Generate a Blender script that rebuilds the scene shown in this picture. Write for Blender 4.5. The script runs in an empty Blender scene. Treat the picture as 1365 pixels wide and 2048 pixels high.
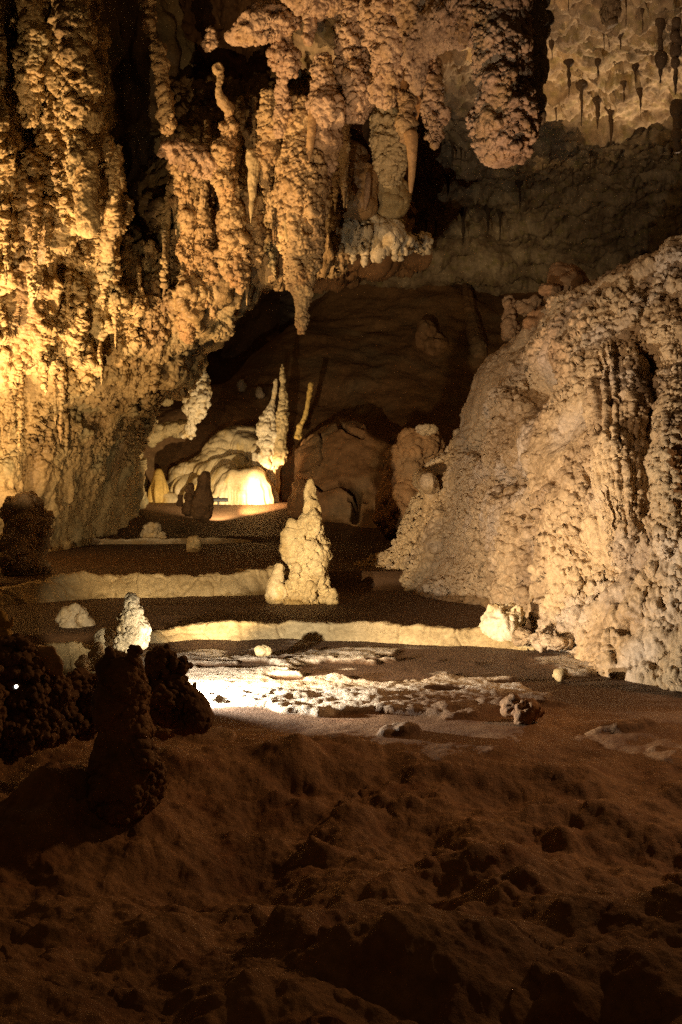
import bpy, math, numpy as np
from concurrent.futures import ThreadPoolExecutor
from mathutils import Vector

C = bpy.context.scene.collection
F, HV, CX, ZC = 2472.0, 950.0, 682.5, 2.5      # focal length in photo pixels, horizon row, centre column, eye height
f4 = np.float32
rng = np.random.default_rng(11)
T = rng.random((32 * 32 * 32, 3)).astype(f4)
T1 = rng.random(32 * 32 * 32).astype(f4)


def P(u, v, d):
    """world point that stands d metres away along the view"""
    return np.array([(u - CX) / F * d, d, ZC - (v - HV) / F * d])


# ------------------------------------------------------------------ noise
POOL = ThreadPoolExecutor(4)


def _chunks(fn, p, n=40000):
    p = np.ascontiguousarray(p, dtype=f4)
    out = list(POOL.map(fn, [p[i:i + n] for i in range(0, len(p), n)]))
    return tuple(np.concatenate(o) for o in zip(*out))


def worley(p):
    def w(q):
        ip = np.floor(q).astype(np.int32)
        fp = q - ip
        b1 = np.full(len(q), 9, f4); b2 = b1.copy(); cid = np.zeros(len(q), np.int32)
        for dx in (-1, 0, 1):
            ax = ((ip[:, 0] + dx) & 31) << 10
            for dy in (-1, 0, 1):
                ay = ax + (((ip[:, 1] + dy) & 31) << 5)
                for dz in (-1, 0, 1):
                    ix = ay + ((ip[:, 2] + dz) & 31)
                    o = T[ix]
                    o += np.array((dx, dy, dz), f4)
                    o -= fp
                    d2 = np.einsum('ij,ij->i', o, o)
                    b2 = np.minimum(b2, np.maximum(b1, d2))
                    m = d2 < b1
                    cid[m] = ix[m]
                    b1 = np.minimum(b1, d2)
        return np.sqrt(b1), np.sqrt(b2), cid
    return _chunks(w, p)


def vnoise(p):
    def w(q):
        ip = np.floor(q).astype(np.int32); f = q - ip; f = f * f * (3 - 2 * f)
        r = 0
        for dx in (0, 1):
            wx = f[:, 0] if dx else 1 - f[:, 0]
            for dy in (0, 1):
                wy = wx * (f[:, 1] if dy else 1 - f[:, 1])
                for dz in (0, 1):
                    wz = wy * (f[:, 2] if dz else 1 - f[:, 2])
                    r = r + wz * T1[(((ip[:, 0] + dx) & 31) << 10) + (((ip[:, 1] + dy) & 31) << 5) + ((ip[:, 2] + dz) & 31)]
        return (r * 2 - 1,)
    return _chunks(w, p)[0]


def fbm(p, S, octv=4, seed=0.0, stretch=(1, 1, 1)):
    q = np.asarray(p, f4) / (np.array(stretch, f4) * S) + f4(seed)
    r = 0; a = 0.5
    for k in range(octv):
        r = r + a * vnoise(q); q = q * f4(2.03) + f4(7.7); a *= 0.5
    return r


def knobs(p, S, seed=0.0, rad=0.6, stretch=(1, 1, 1), floor_=0.25):
    """hemispherical knobs, some of them missing"""
    q = np.asarray(p, f4) / (np.array(stretch, f4) * S) + f4(seed)
    f1, f2, cid = worley(q)
    h = np.sqrt(np.clip(1 - (f1 / rad) ** 2, 0, 1))
    return h * (floor_ + (1 - floor_) * T1[cid])


def cracks(p, S, w, seed=0.0):
    q = np.asarray(p, f4) / f4(S) + f4(seed)
    q = q + 0.35 * np.stack([vnoise(q * 3 + k * 9) for k in range(3)], 1) * 0.5
    f1, f2, _ = worley(q)
    return np.clip(1 - (f2 - f1) / w, 0, 1)


def sstep(x, a, b):
    t = np.clip((x - a) / (b - a), 0, 1)
    return t * t * (3 - 2 * t)


# ------------------------------------------------------------------ mesh helpers
def grid_faces(n, m, wrap=False):
    i = np.arange(n - 1)[:, None]
    j = np.arange(m if wrap else m - 1)[None, :]
    j2 = (j + 1) % m
    return np.stack([i * m + j, i * m + j2, (i + 1) * m + j2, (i + 1) * m + j], -1).reshape(-1, 4)


def grid_normals(V, wrap=False):
    if wrap:
        dv = np.roll(V, -1, 1) - np.roll(V, 1, 1)
    else:
        dv = np.gradient(V, axis=1)
    du = np.gradient(V, axis=0)
    N = np.cross(dv, du)
    return N / np.maximum(np.linalg.norm(N, axis=-1, keepdims=True), 1e-9)


def mesh_obj(name, V, Fq, mat, parent=None, loc=None, tris=None, smooth=True):
    V = np.asarray(V, dtype=np.float64).reshape(-1, 3)
    loc = np.zeros(3) if loc is None else np.asarray(loc, float)
    me = bpy.data.meshes.new(name)
    me.vertices.add(len(V))
    me.vertices.foreach_set('co', (V - loc).astype(f4).ravel())
    nq = len(Fq); nt = 0 if tris is None else len(tris)
    me.loops.add(nq * 4 + nt * 3)
    li = np.asarray(Fq, np.int32).ravel()
    ls = np.arange(nq) * 4
    if nt:
        li = np.concatenate([li, np.asarray(tris, np.int32).ravel()])
        ls = np.concatenate([ls, nq * 4 + np.arange(nt) * 3])
    me.loops.foreach_set('vertex_index', li.astype(np.int32))
    me.polygons.add(nq + nt)
    me.polygons.foreach_set('loop_start', ls.astype(np.int32))
    me.update(calc_edges=True)
    me.validate()
    me.polygons.foreach_set('use_smooth', np.full(len(me.polygons), smooth))
    me.materials.append(mat)
    o = bpy.data.objects.new(name, me)
    C.objects.link(o)
    if parent is not None:
        o.parent = parent
        o.location = Vector(loc) - parent.location
    else:
        o.location = loc
    return o


def tag(o, label=None, cat=None, group=None, kind=None):
    if label: o['label'] = label
    if cat: o['category'] = cat
    if group: o['group'] = group
    if kind: o['kind'] = kind
    return o


def empty(name, loc):
    o = bpy.data.objects.new(name, None)
    C.objects.link(o); o.location = loc
    o.empty_display_size = 0.2
    return o


def cr(P_, t):
    """Catmull-Rom through P_[k] at parameters t in 0..len-1 (along axis 0)"""
    P_ = np.asarray(P_, float); n = len(P_)
    t = np.clip(np.asarray(t, float), 0, n - 1 - 1e-9)
    i = np.floor(t).astype(int); f = t - i
    g = lambda k: P_[np.clip(i + k, 0, n - 1)]
    f = f.reshape((-1,) + (1,) * (P_.ndim - 1))
    p0, p1, p2, p3 = g(-1), g(0), g(1), g(2)
    return 0.5 * (2 * p1 + (p2 - p0) * f + (2 * p0 - 5 * p1 + 4 * p2 - p3) * f * f + (3 * p1 - p0 - 3 * p2 + p3) * f ** 3)


def loft(rows, n, m):
    """rows of (u, v, d): smooth surface, n x m vertices"""
    W = np.array([[P(*q) for q in r] for r in rows])
    return loft_w(W, n, m)


def arc_t(W, n):
    L = np.linalg.norm(np.diff(W, axis=0), axis=2).mean(1)
    s = np.concatenate([[0], np.cumsum(L)])
    return np.interp(np.linspace(0, s[-1], n), s, np.arange(len(s)))


def loft_w(W, n, m):
    A = cr(W, arc_t(W, n))
    B = np.swapaxes(A, 0, 1)
    B = cr(B, arc_t(np.swapaxes(W, 0, 1), m))
    return np.swapaxes(B, 0, 1)


# popcorn recipes: (S, amplitude) triples
def popcorn(p, big, mid, fine, seed=0.0, rough=True, stage='abc'):
    p = np.asarray(p, f4)
    h = np.zeros(len(p), f4)
    w = fbm(p, 0.5, 2, seed + 3)
    q = p + 0.10 * np.stack([w, fbm(p, 0.5, 2, seed + 13), fbm(p, 0.5, 2, seed + 23)], 1)
    m = np.clip(0.85 + 1.7 * fbm(p, 0.62, 3, seed + 31, (1, 1, 1.3)), 0.15, 1.7) if rough else 1.0
    full = rough and big and fine
    if 'a' in stage:
        if big: h += big[1] * knobs(q, big[0], seed, 0.75)
        if full: h -= 1.3 * big[1] * sstep(fbm(q, 0.75, 3, seed + 77, (1, 1, 1.4)), 0.10, 0.30)      # ragged cavities between the clumps
    if 'b' in stage:
        if mid: h += 1.25 * mid[1] * knobs(q, mid[0], seed + 5.3, 0.60, floor_=0.3) * m
        if full:                                                                                         # small dark pits
            f1, _, cid = worley(q / f4(0.42) + f4(seed + 55))
            h -= 0.20 * np.clip(1 - f1 / 0.34, 0, 1) ** 0.5 * (T1[cid] > 0.6)
    if 'c' in stage and fine:
        h += 1.25 * fine[1] * knobs(q, fine[0], seed + 9.1, 0.62, floor_=0.35) * m
    return h


def crust(V, h0, big, mid, fine, seed=0.0, scale=1.0, N0=None, wrap=False, sign=1):
    """displace by h0, then by each crust layer along the normals of the layer below"""
    shp = V.shape[:2] + (1,)
    ref = grid_normals(V, wrap) * sign if N0 is None else N0
    V = V + ref * np.asarray(h0).reshape(shp)
    for st, r in (('a', big), ('b', mid), ('c', fine)):
        if not r and not (st == 'b' and mid): continue
        N = grid_normals(V, wrap) * sign
        N = N + 0.35 * ref; N /= np.maximum(np.linalg.norm(N, axis=-1, keepdims=True), 1e-6)
        N = np.where((N * ref).sum(-1, keepdims=True) < 0.1, ref, N)
        V = V + N * (popcorn(V.reshape(-1, 3), big, mid, fine, seed, stage=st) * scale).reshape(shp)
    return V


def displace(V, h, N=None, wrap=False, lift=0.0):
    N = grid_normals(V, wrap) if N is None else N
    D = N * h.reshape(V.shape[:2] + (1,))
    if lift: D[..., 2] += lift * h.reshape(V.shape[:2])
    return V + D


# ------------------------------------------------------------------ materials
def rock_mat(name, c1, c2, c3=None, scale=0.6, rough=0.8, bump=0.5, bscale=30, spec=0.35, streak=1.0, stain=0.0):
    m = bpy.data.materials.new(name); m.use_nodes = True
    nt = m.node_tree; nd = nt.nodes; lk = nt.links
    warm = lambda c: (c[0], c[1] * 0.93, c[2] * 0.76)
    c1, c2 = warm(c1), warm(c2); c3 = warm(c3) if c3 else None
    bs = nd['Principled BSDF']
    bs.inputs['Roughness'].default_value = rough
    bs.inputs['Specular IOR Level'].default_value = spec
    g = nd.new('ShaderNodeNewGeometry')
    mp = nd.new('ShaderNodeMapping'); mp.inputs['Scale'].default_value = (1, 1, streak)
    lk.new(g.outputs['Position'], mp.inputs['Vector'])
    n1 = nd.new('ShaderNodeTexNoise'); n1.inputs['Scale'].default_value = scale; n1.inputs['Detail'].default_value = 6; n1.inputs['Roughness'].default_value = 0.65
    lk.new(mp.outputs['Vector'], n1.inputs['Vector'])
    r1 = nd.new('ShaderNodeValToRGB')
    r1.color_ramp.elements[0].position = 0.32; r1.color_ramp.elements[0].color = (*c1, 1)
    r1.color_ramp.elements[1].position = 0.66; r1.color_ramp.elements[1].color = (*c2, 1)
    lk.new(n1.outputs['Fac'], r1.inputs['Fac'])
    col = r1.outputs['Color']
    if c3:
        n2 = nd.new('ShaderNodeTexNoise'); n2.inputs['Scale'].default_value = scale * 2.7; n2.inputs['Detail'].default_value = 4
        lk.new(mp.outputs['Vector'], n2.inputs['Vector'])
        r2 = nd.new('ShaderNodeValToRGB')
        r2.color_ramp.elements[0].position = 0.52; r2.color_ramp.elements[0].color = (0, 0, 0, 1)
        r2.color_ramp.elements[1].position = 0.68; r2.color_ramp.elements[1].color = (0.8, 0.8, 0.8, 1)
        lk.new(n2.outputs['Fac'], r2.inputs['Fac'])
        mx = nd.new('ShaderNodeMix'); mx.data_type = 'RGBA'
        lk.new(r2.outputs['Color'], mx.inputs['Factor'])
        lk.new(col, mx.inputs[6]); mx.inputs[7].default_value = (*c3, 1)
        col = mx.outputs[2]
    if stain:
        ms = nd.new('ShaderNodeMapping'); ms.inputs['Scale'].default_value = (1, 1, 0.3)
        lk.new(g.outputs['Position'], ms.inputs['Vector'])
        n5 = nd.new('ShaderNodeTexNoise'); n5.inputs['Scale'].default_value = 0.75; n5.inputs['Detail'].default_value = 7; n5.inputs['Roughness'].default_value = 0.7
        lk.new(ms.outputs['Vector'], n5.inputs['Vector'])
        r5 = nd.new('ShaderNodeValToRGB')
        r5.color_ramp.elements[0].position = 0.50; r5.color_ramp.elements[0].color = (0, 0, 0, 1)
        r5.color_ramp.elements[1].position = 0.66; r5.color_ramp.elements[1].color = (stain, stain, stain, 1)
        lk.new(n5.outputs['Fac'], r5.inputs['Fac'])
        m5 = nd.new('ShaderNodeMix'); m5.data_type = 'RGBA'
        lk.new(r5.outputs['Color'], m5.inputs['Factor']); lk.new(col, m5.inputs[6]); m5.inputs[7].default_value = (0.15, 0.085, 0.04, 1)
        col = m5.outputs[2]
        rr = nd.new('ShaderNodeMapRange'); rr.inputs[1].default_value = 0.35; rr.inputs[2].default_value = 0.65; rr.inputs[3].default_value = rough - 0.35; rr.inputs[4].default_value = rough + 0.1
        lk.new(n1.outputs['Fac'], rr.inputs[0]); lk.new(rr.outputs[0], bs.inputs['Roughness'])
    # fine speckle
    n3 = nd.new('ShaderNodeTexNoise'); n3.inputs['Scale'].default_value = bscale * 0.6; n3.inputs['Detail'].default_value = 5
    lk.new(g.outputs['Position'], n3.inputs['Vector'])
    mr = nd.new('ShaderNodeMapRange'); mr.inputs[1].default_value = 0.3; mr.inputs[2].default_value = 0.7; mr.inputs[3].default_value = 0.72; mr.inputs[4].default_value = 1.15
    lk.new(n3.outputs['Fac'], mr.inputs[0])
    mu = nd.new('ShaderNodeMix'); mu.data_type = 'RGBA'; mu.blend_type = 'MULTIPLY'; mu.inputs['Factor'].default_value = 1
    lk.new(col, mu.inputs[6]); lk.new(mr.outputs[0], mu.inputs[7])
    lk.new(mu.outputs[2], bs.inputs['Base Color'])
    n4 = nd.new('ShaderNodeTexNoise'); n4.inputs['Scale'].default_value = bscale; n4.inputs['Detail'].default_value = 6; n4.inputs['Roughness'].default_value = 0.7
    lk.new(g.outputs['Position'], n4.inputs['Vector'])
    hgt = n4.outputs['Fac']
    if stain:
        vo = nd.new('ShaderNodeTexVoronoi'); vo.inputs['Scale'].default_value = 17
        lk.new(g.outputs['Position'], vo.inputs['Vector'])
        ad = nd.new('ShaderNodeMath'); ad.operation = 'MULTIPLY_ADD'
        lk.new(vo.outputs['Distance'], ad.inputs[0]); ad.inputs[1].default_value = -1.1; lk.new(n4.outputs['Fac'], ad.inputs[2])
        hgt = ad.outputs[0]
    bp = nd.new('ShaderNodeBump'); bp.inputs['Strength'].default_value = bump; bp.inputs['Distance'].default_value = 0.02
    lk.new(hgt, bp.inputs['Height'])
    lk.new(bp.outputs['Normal'], bs.inputs['Normal'])
    return m


def emit_mat(name, col, s):
    m = bpy.data.materials.new(name); m.use_nodes = True
    b = m.node_tree.nodes['Principled BSDF']
    b.inputs['Base Color'].default_value = (0.8, 0.8, 0.8, 1)
    b.inputs['Emission Color'].default_value = (*col, 1); b.inputs['Emission Strength'].default_value = s
    return m


M_wall = rock_mat('wall_popcorn', (0.36, 0.25, 0.12), (0.58, 0.46, 0.26), (0.26, 0.24, 0.15), 0.35, stain=0.7)
M_curt = rock_mat('curtain_popcorn', (0.34, 0.22, 0.11), (0.56, 0.42, 0.23), (0.40, 0.24, 0.11), 0.5, stain=0.7)
M_pink = rock_mat('pink_popcorn', (0.34, 0.21, 0.13), (0.54, 0.40, 0.28), (0.38, 0.25, 0.11), 0.5, stain=0.7)
M_mound = rock_mat('mound_popcorn', (0.36, 0.25, 0.15), (0.56, 0.43, 0.28), (0.50, 0.42, 0.36), 0.3, stain=0.7)
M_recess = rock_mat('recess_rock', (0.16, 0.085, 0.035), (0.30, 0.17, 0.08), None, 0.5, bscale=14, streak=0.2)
M_stalag = rock_mat('cream_stalagmite', (0.44, 0.34, 0.18), (0.62, 0.50, 0.30), (0.36, 0.26, 0.12), 0.8)
M_white = rock_mat('white_calcite', (0.62, 0.52, 0.36), (0.78, 0.70, 0.56), (0.66, 0.50, 0.26), 0.9, rough=0.65)
M_flow = rock_mat('flowstone_calcite', (0.52, 0.40, 0.22), (0.72, 0.62, 0.44), (0.64, 0.46, 0.16), 0.7, rough=0.45, bump=0.25, streak=0.4)
M_smooth = rock_mat('smooth_drapery', (0.40, 0.24, 0.11), (0.56, 0.38, 0.20), None, 1.2, rough=0.5, bump=0.2, streak=0.2)
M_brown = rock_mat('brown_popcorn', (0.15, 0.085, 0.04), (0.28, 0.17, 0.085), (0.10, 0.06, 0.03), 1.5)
M_ceil = rock_mat('ceiling_rock', (0.24, 0.16, 0.09), (0.62, 0.50, 0.34), (0.34, 0.28, 0.12), 1.1, bscale=12, bump=0.8)
M_grey = rock_mat('grey_slab', (0.15, 0.12, 0.08), (0.26, 0.21, 0.15), None, 1.0)
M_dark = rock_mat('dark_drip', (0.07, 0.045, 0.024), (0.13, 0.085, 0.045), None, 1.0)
M_slope = rock_mat('slope_rock', (0.24, 0.125, 0.055), (0.38, 0.225, 0.11), (0.27, 0.19, 0.11), 0.22, bscale=10, bump=0.6)
M_floor = rock_mat('floor_rock', (0.21, 0.112, 0.052), (0.40, 0.245, 0.13), (0.26, 0.125, 0.055), 1.1, bscale=26, bump=1.0, rough=0.75)
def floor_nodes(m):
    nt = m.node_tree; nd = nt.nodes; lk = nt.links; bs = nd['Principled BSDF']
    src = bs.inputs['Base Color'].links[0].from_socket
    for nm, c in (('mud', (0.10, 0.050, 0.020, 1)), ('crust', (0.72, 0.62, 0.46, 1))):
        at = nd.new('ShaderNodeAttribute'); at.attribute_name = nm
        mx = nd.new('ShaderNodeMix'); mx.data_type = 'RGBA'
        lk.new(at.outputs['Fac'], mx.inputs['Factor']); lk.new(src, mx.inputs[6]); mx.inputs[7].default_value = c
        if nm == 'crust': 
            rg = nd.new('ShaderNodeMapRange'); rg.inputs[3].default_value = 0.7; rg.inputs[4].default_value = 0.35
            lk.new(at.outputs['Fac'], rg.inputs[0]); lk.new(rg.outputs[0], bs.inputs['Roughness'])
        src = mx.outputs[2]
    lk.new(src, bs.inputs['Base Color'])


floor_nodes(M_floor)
M_dam = rock_mat('dam_calcite', (0.40, 0.30, 0.16), (0.58, 0.46, 0.27), None, 1.2, rough=0.6)
M_yellow = rock_mat('yellow_drip', (0.50, 0.33, 0.08), (0.62, 0.44, 0.16), None, 1.5)

# lamp housing
M_metal = bpy.data.materials.new('lamp_metal'); M_metal.use_nodes = True
_b = M_metal.node_tree.nodes['Principled BSDF']; _b.inputs['Base Color'].default_value = (0.03, 0.028, 0.025, 1); _b.inputs['Roughness'].default_value = 0.5


# ------------------------------------------------------------------ builders
def spike(name, pts, mat, big=None, mid=None, fine=None, parent=None, seed=0.0, squash=1.0, px=1.25, lump=0.12, flute=0.0, fit=0.3):
    """body of revolution; pts = (u, v, d, radius in photo pixels); both ends closed to a point"""
    pts = [tuple(p) for p in pts]
    A = np.array([P(*p[:3]) for p in pts]); R = np.array([p[3] / F * p[2] for p in pts])
    gain = (0.5 * big[1] if big else 0) + 0.6 * ((mid[1] if mid else 0) + (fine[1] if fine else 0))
    R = np.maximum(R - fit * gain, 0.45 * R)          # the crust brings the body back to its full width
    d = np.mean([p[2] for p in pts])
    L = np.linalg.norm(np.diff(A, axis=0), axis=1).sum()
    step = px / F * d
    n = int(np.clip(L / step, 14, 700)); m = int(np.clip(2 * math.pi * R.max() / step / 1.15, 16, 620))
    s = np.concatenate([[0], np.cumsum(np.linalg.norm(np.diff(A, axis=0), axis=1))])
    tt = np.interp(np.linspace(0, s[-1], n), s, np.arange(len(s)))
    ax = cr(A, tt); rr = np.maximum(cr(R[:, None], tt)[:, 0], 0.25 * R.min())
    e = np.linspace(0, s[-1], n)
    r0 = min(rr[0], 0.3 * L); r1 = min(rr[-1], 0.3 * L)
    rr = rr * np.sqrt(np.clip(1 - (1 - np.clip(e / max(r0, 1e-4), 0, 1)) ** 2, 0.0004, 1)) * np.sqrt(np.clip(1 - (1 - np.clip((s[-1] - e) / max(r1, 1e-4), 0, 1)) ** 2, 0.0004, 1))
    th = np.linspace(0, 2 * math.pi, m, endpoint=False)
    tan = np.gradient(ax, axis=0); tan /= np.linalg.norm(tan, axis=1, keepdims=True)
    sgn = -1 if tan[:, 2].mean() < 0 else 1
    xa = np.array([1.0, 0, 0]); X = xa - tan * (tan @ xa)[:, None]; X /= np.linalg.norm(X, axis=1, keepdims=True)
    Y = np.cross(tan, X)
    V = ax[:, None] + rr[:, None, None] * (np.cos(th)[None, :, None] * X[:, None] + squash * np.sin(th)[None, :, None] * Y[:, None])
    p = V.reshape(-1, 3)
    rw = np.repeat(rr, m)
    h = lump * rw * 2.0 * fbm(p, max(R.max() * 0.9, 0.05), 3, seed + 2)
    if flute:
        ang = np.tile(th, n)
        fl = fbm(np.stack([np.cos(ang) * 2.2, np.sin(ang) * 2.2, p[:, 2] * 0.25], 1), 0.55, 2, seed + 17)
        h += flute * rw * (1 - np.abs(fl) * 3)
    lim = np.clip(rw / (0.35 * R.max() + 1e-6), 0.15, 1)
    N = (np.cos(th)[None, :, None] * X[:, None] + np.sin(th)[None, :, None] * Y[:, None])
    g0 = grid_normals(V, True); sg = 1 if (g0 * N).sum() > 0 else -1
    Vd = crust(V, h, big, mid, fine, seed, lim, N, True, sg)
    Fq = grid_faces(n, m, True)
    if sgn < 0: pass
    loc = A[np.argmin(A[:, 2])] if sgn > 0 else A[np.argmax(A[:, 2])]
    return mesh_obj(name, Vd, Fq[:, ::-1] if False else Fq, mat, parent, loc)


def blob(name, c, r, mat, big=None, mid=None, fine=None, parent=None, seed=0.0, px=1.8, lump=0.25, flat=0.0, ck=None):
    """lumpy boulder; c = (u, v, d) of the centre, r = three radii in photo pixels"""
    c0 = P(*c); R = np.array(r) / F * c[2]
    step = px / F * c[2]
    n = int(np.clip(math.pi * R.max() / step, 14, 420)); m = int(np.clip(2 * math.pi * R.max() / step, 20, 640))
    ph = np.linspace(0.02, math.pi - 0.02, n)[:, None]; th = np.linspace(0, 2 * math.pi, m, endpoint=False)[None, :]
    D = np.stack([np.sin(ph) * np.cos(th), np.sin(ph) * np.sin(th), np.cos(ph) + 0 * th], -1)
    D2 = np.sign(D) * np.abs(D) ** (1 - flat * 0.4)
    V = c0 + D2 * R
    p = V.reshape(-1, 3)
    h = lump * R.min() * 2 * fbm(p, R.mean() * 0.9, 4, seed + 1) + popcorn(p, big, mid, fine, seed)
    if ck: h -= ck[1] * cracks(p, ck[0], 0.08, seed)
    V = V + D * h.reshape(n, m, 1)
    return mesh_obj(name, V, grid_faces(n, m, True)[:, ::-1], mat, parent, c0 - np.array([0, 0, R[2]]))


# ------------------------------------------------------------------ ground
DAM1 = [(-400, 17.5), (100, 18.2), (290, 18.8), (400, 19.2), (520, 19.4), (640, 19.2), (800, 18.6), (950, 18.2), (1080, 18.0), (1800, 17.5)]
DAM2 = [(-400, 21.5), (-40, 22.8), (100, 23.6), (250, 24.2), (400, 24.4), (480, 24.6), (575, 25.4), (1800, 25.4)]
DAM3 = [(-400, 36.0), (80, 36.2), (240, 36.5), (330, 36.4), (420, 36.8), (560, 37.2), (1800, 37.2)]
ip = lambda t, u: np.interp(u, [a for a, _ in t], [b for _, b in t])


def ground_base(u, d):
    z = 0.12 * sstep(d - ip(DAM1, u), 0.0, 0.25) + 0.36 * sstep(d - ip(DAM2, u), 0.0, 0.3) + 0.15 * sstep(d - ip(DAM3, u), 0, 0.3)
    z = z + 0.90 * sstep(d, 37.5, 43.0)
    return z


def ground():
    us = np.concatenate([np.linspace(-2600, -320, 40), np.linspace(-300, 1700, 960), np.linspace(1720, 4000, 40)])
    vv = np.concatenate([np.linspace(3600, 2120, 50), np.linspace(2100, 985, 820)])
    d = ZC * F / (vv - HV)
    d = d[d < 80]
    U, D = np.meshgrid(us, d)
    X = (U - CX) / F * D
    Z = ground_base(U, D)
    V = np.stack([X, D, Z], -1); p = V.reshape(-1, 3).copy(); p[:, 2] = 0
    dd = D.ravel(); uu = U.ravel()
    wob = 1.5 * fbm(p, 1.1, 3, 61.0)
    near = 1 - sstep(dd + wob, 9.8, 13.0)
    midz = sstep(dd + wob, 11.0, 12.8) * (1 - sstep(dd - ip(DAM1, uu), -1.4, -0.3))
    far = sstep(dd - ip(DAM1, uu), -0.4, 0.4)
    # foreground: rolling mounds with pitted crust
    r1 = fbm(p, 1.5, 4, 3.1); r2 = fbm(p, 0.55, 4, 8.2)
    f1, _, cid = worley(p / f4(1.15) + f4(2.7) + 0.5 * np.stack([r2, r1, 0 * r1], 1)); hump = np.exp(-(f1 / 0.40) ** 2) * (0.3 + T1[cid])
    f1, _, cid = worley(p / f4(0.5) + f4(5.7) + 0.4 * np.stack([r2, r1, 0 * r1], 1)); hump2 = np.exp(-(f1 / 0.34) ** 2) * T1[cid]
    hn = 0.44 * r1 + 0.11 * r2 + 0.34 * hump + 0.13 * hump2 + 0.045 * fbm(p, 0.33, 4, 16) + 0.03 * fbm(p, 0.11, 3, 26) + 0.03 * knobs(p, 0.30, 12.2, floor_=0.0) * sstep(fbm(p, 1.1, 2, 71), 0.0, 0.2) + 0.02 * knobs(p, 0.16, 4.4, floor_=0.0) * np.clip(0.5 + 2 * r2, 0, 1) + 0.03 * fbm(p, 0.12, 3, 6)
    # micro-rimstone: long low ridges with flat hollows between
    a = fbm(p, 1.15, 4, 21.0, (1.5, 1.0, 1)) ; b = fbm(p, 0.42, 3, 33.0, (1.5, 1, 1))
    rid = sstep(a + 0.45 * b, 0.03, 0.13) * (0.5 + 0.5 * sstep(fbm(p, 2.6, 2, 51.0), -0.25, 0.15))
    patch = np.exp(-((p[:, 0] + 1.25) / 0.55) ** 2 - ((p[:, 1] - 14.2) / 1.1) ** 2)
    hm = 0.05 * patch + 0.06 * rid + 0.05 * rid * knobs(p, 0.30, 7.7, floor_=0.1, stretch=(1.6, 1, 1)) + 0.02 * rid * knobs(p, 0.12, 1.7) + 0.02 * r2 - 0.07
    hf = 0.03 * fbm(p, 0.8, 4, 14.0, (2, 1, 1)) + 0.012 * knobs(p, 0.35, 3.9) + 0.5 * 0.05 * sstep(dd, 34, 40) * r1
    hn = hn + 0.30 * np.exp(-((p[:, 0] + 1.75) / 0.75) ** 2 - ((p[:, 1] - 9.3) / 0.8) ** 2)
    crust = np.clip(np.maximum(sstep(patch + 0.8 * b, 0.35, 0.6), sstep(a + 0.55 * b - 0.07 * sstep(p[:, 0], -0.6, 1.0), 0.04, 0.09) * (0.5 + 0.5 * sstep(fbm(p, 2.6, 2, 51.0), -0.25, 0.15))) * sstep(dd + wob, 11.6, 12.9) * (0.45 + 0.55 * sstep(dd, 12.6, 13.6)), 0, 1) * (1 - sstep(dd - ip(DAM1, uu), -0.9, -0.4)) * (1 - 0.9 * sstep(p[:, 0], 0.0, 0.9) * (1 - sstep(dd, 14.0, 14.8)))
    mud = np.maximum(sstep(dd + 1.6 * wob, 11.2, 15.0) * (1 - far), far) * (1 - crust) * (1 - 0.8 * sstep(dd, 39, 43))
    Z = Z + (near * (hn - 0.40) + midz * hm + far * hf).reshape(Z.shape)
    V[..., 2] = Z
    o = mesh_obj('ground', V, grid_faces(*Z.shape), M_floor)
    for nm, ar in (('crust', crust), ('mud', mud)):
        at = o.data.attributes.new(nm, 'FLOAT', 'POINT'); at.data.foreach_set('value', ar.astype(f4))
    tag(o, kind='structure')


ground()


def dam(path, z0, h, w, label, seed, name='rimstone_dam', mat=None, lean=0.6, taper=(1, 1), step=1.8):
    """low calcite rim along path (u, d)"""
    us = np.array([a for a, _ in path], float); ds = np.array([b for _, b in path], float)
    ctr = np.stack([(us - CX) / F * ds, ds], 1)
    L = np.linalg.norm(np.diff(ctr, axis=0), axis=1).sum()
    m = int(L / (step / F * ds.mean()))
    t = np.linspace(0, len(us) - 1, m)
    c = cr(ctr, t)
    tg = np.gradient(c, axis=0); tg /= np.linalg.norm(tg, axis=1, keepdims=True)
    nb = np.stack([-tg[:, 1], tg[:, 0]], 1)       # away from the viewer
    prof = np.array([(-lean * 1.3, -0.35), (-lean, -0.06), (-lean * 0.72, 0.35), (-lean * 0.42, 0.75), (-0.16, 0.97), (0.0, 1.0), (0.14, 0.9), (0.3, 0.3), (0.4, -0.35)])
    pr = cr(prof, np.linspace(0, len(prof) - 1, 46))
    s = np.linspace(0, 1, m)
    hh = h * (taper[0] + (1 - taper[0]) * sstep(s, 0, 0.25)) * (taper[1] + (1 - taper[1]) * sstep(1 - s, 0, 0.2))
    q = np.stack([c[:, 0], c[:, 1], 0 * s], 1)
    hh = hh * (1 + 0.45 * fbm(q, 0.9, 3, seed) + 0.16 * fbm(q, 0.22, 3, seed + 6)) 
    wv = 0.40 * w * fbm(q, 1.1, 4, seed + 4) * 2
    V = np.zeros((46, m, 3))
    V[..., :2] = c[None] + nb[None] * (pr[:, 0, None, None] * w + wv[None, :, None])
    V[..., 2] = z0 + pr[:, 1, None] * hh[None]
    p = V.reshape(-1, 3)
    hd = 0.10 * h * fbm(p, 0.35, 4, seed) + 0.10 * h * knobs(p, 0.22, seed, stretch=(1, 1, 2.2)) - 0.10 * h * cracks(p, 0.9, 0.06, seed)
    V = displace(V, hd)
    o = mesh_obj(name, V, grid_faces(46, m), mat or M_dam, None, P(us.mean(), HV, ds.mean()) * np.array([1, 1, 0]))
    return tag(o, label, 'rimstone dam', 'rimstone dams across the cave floor')


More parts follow.
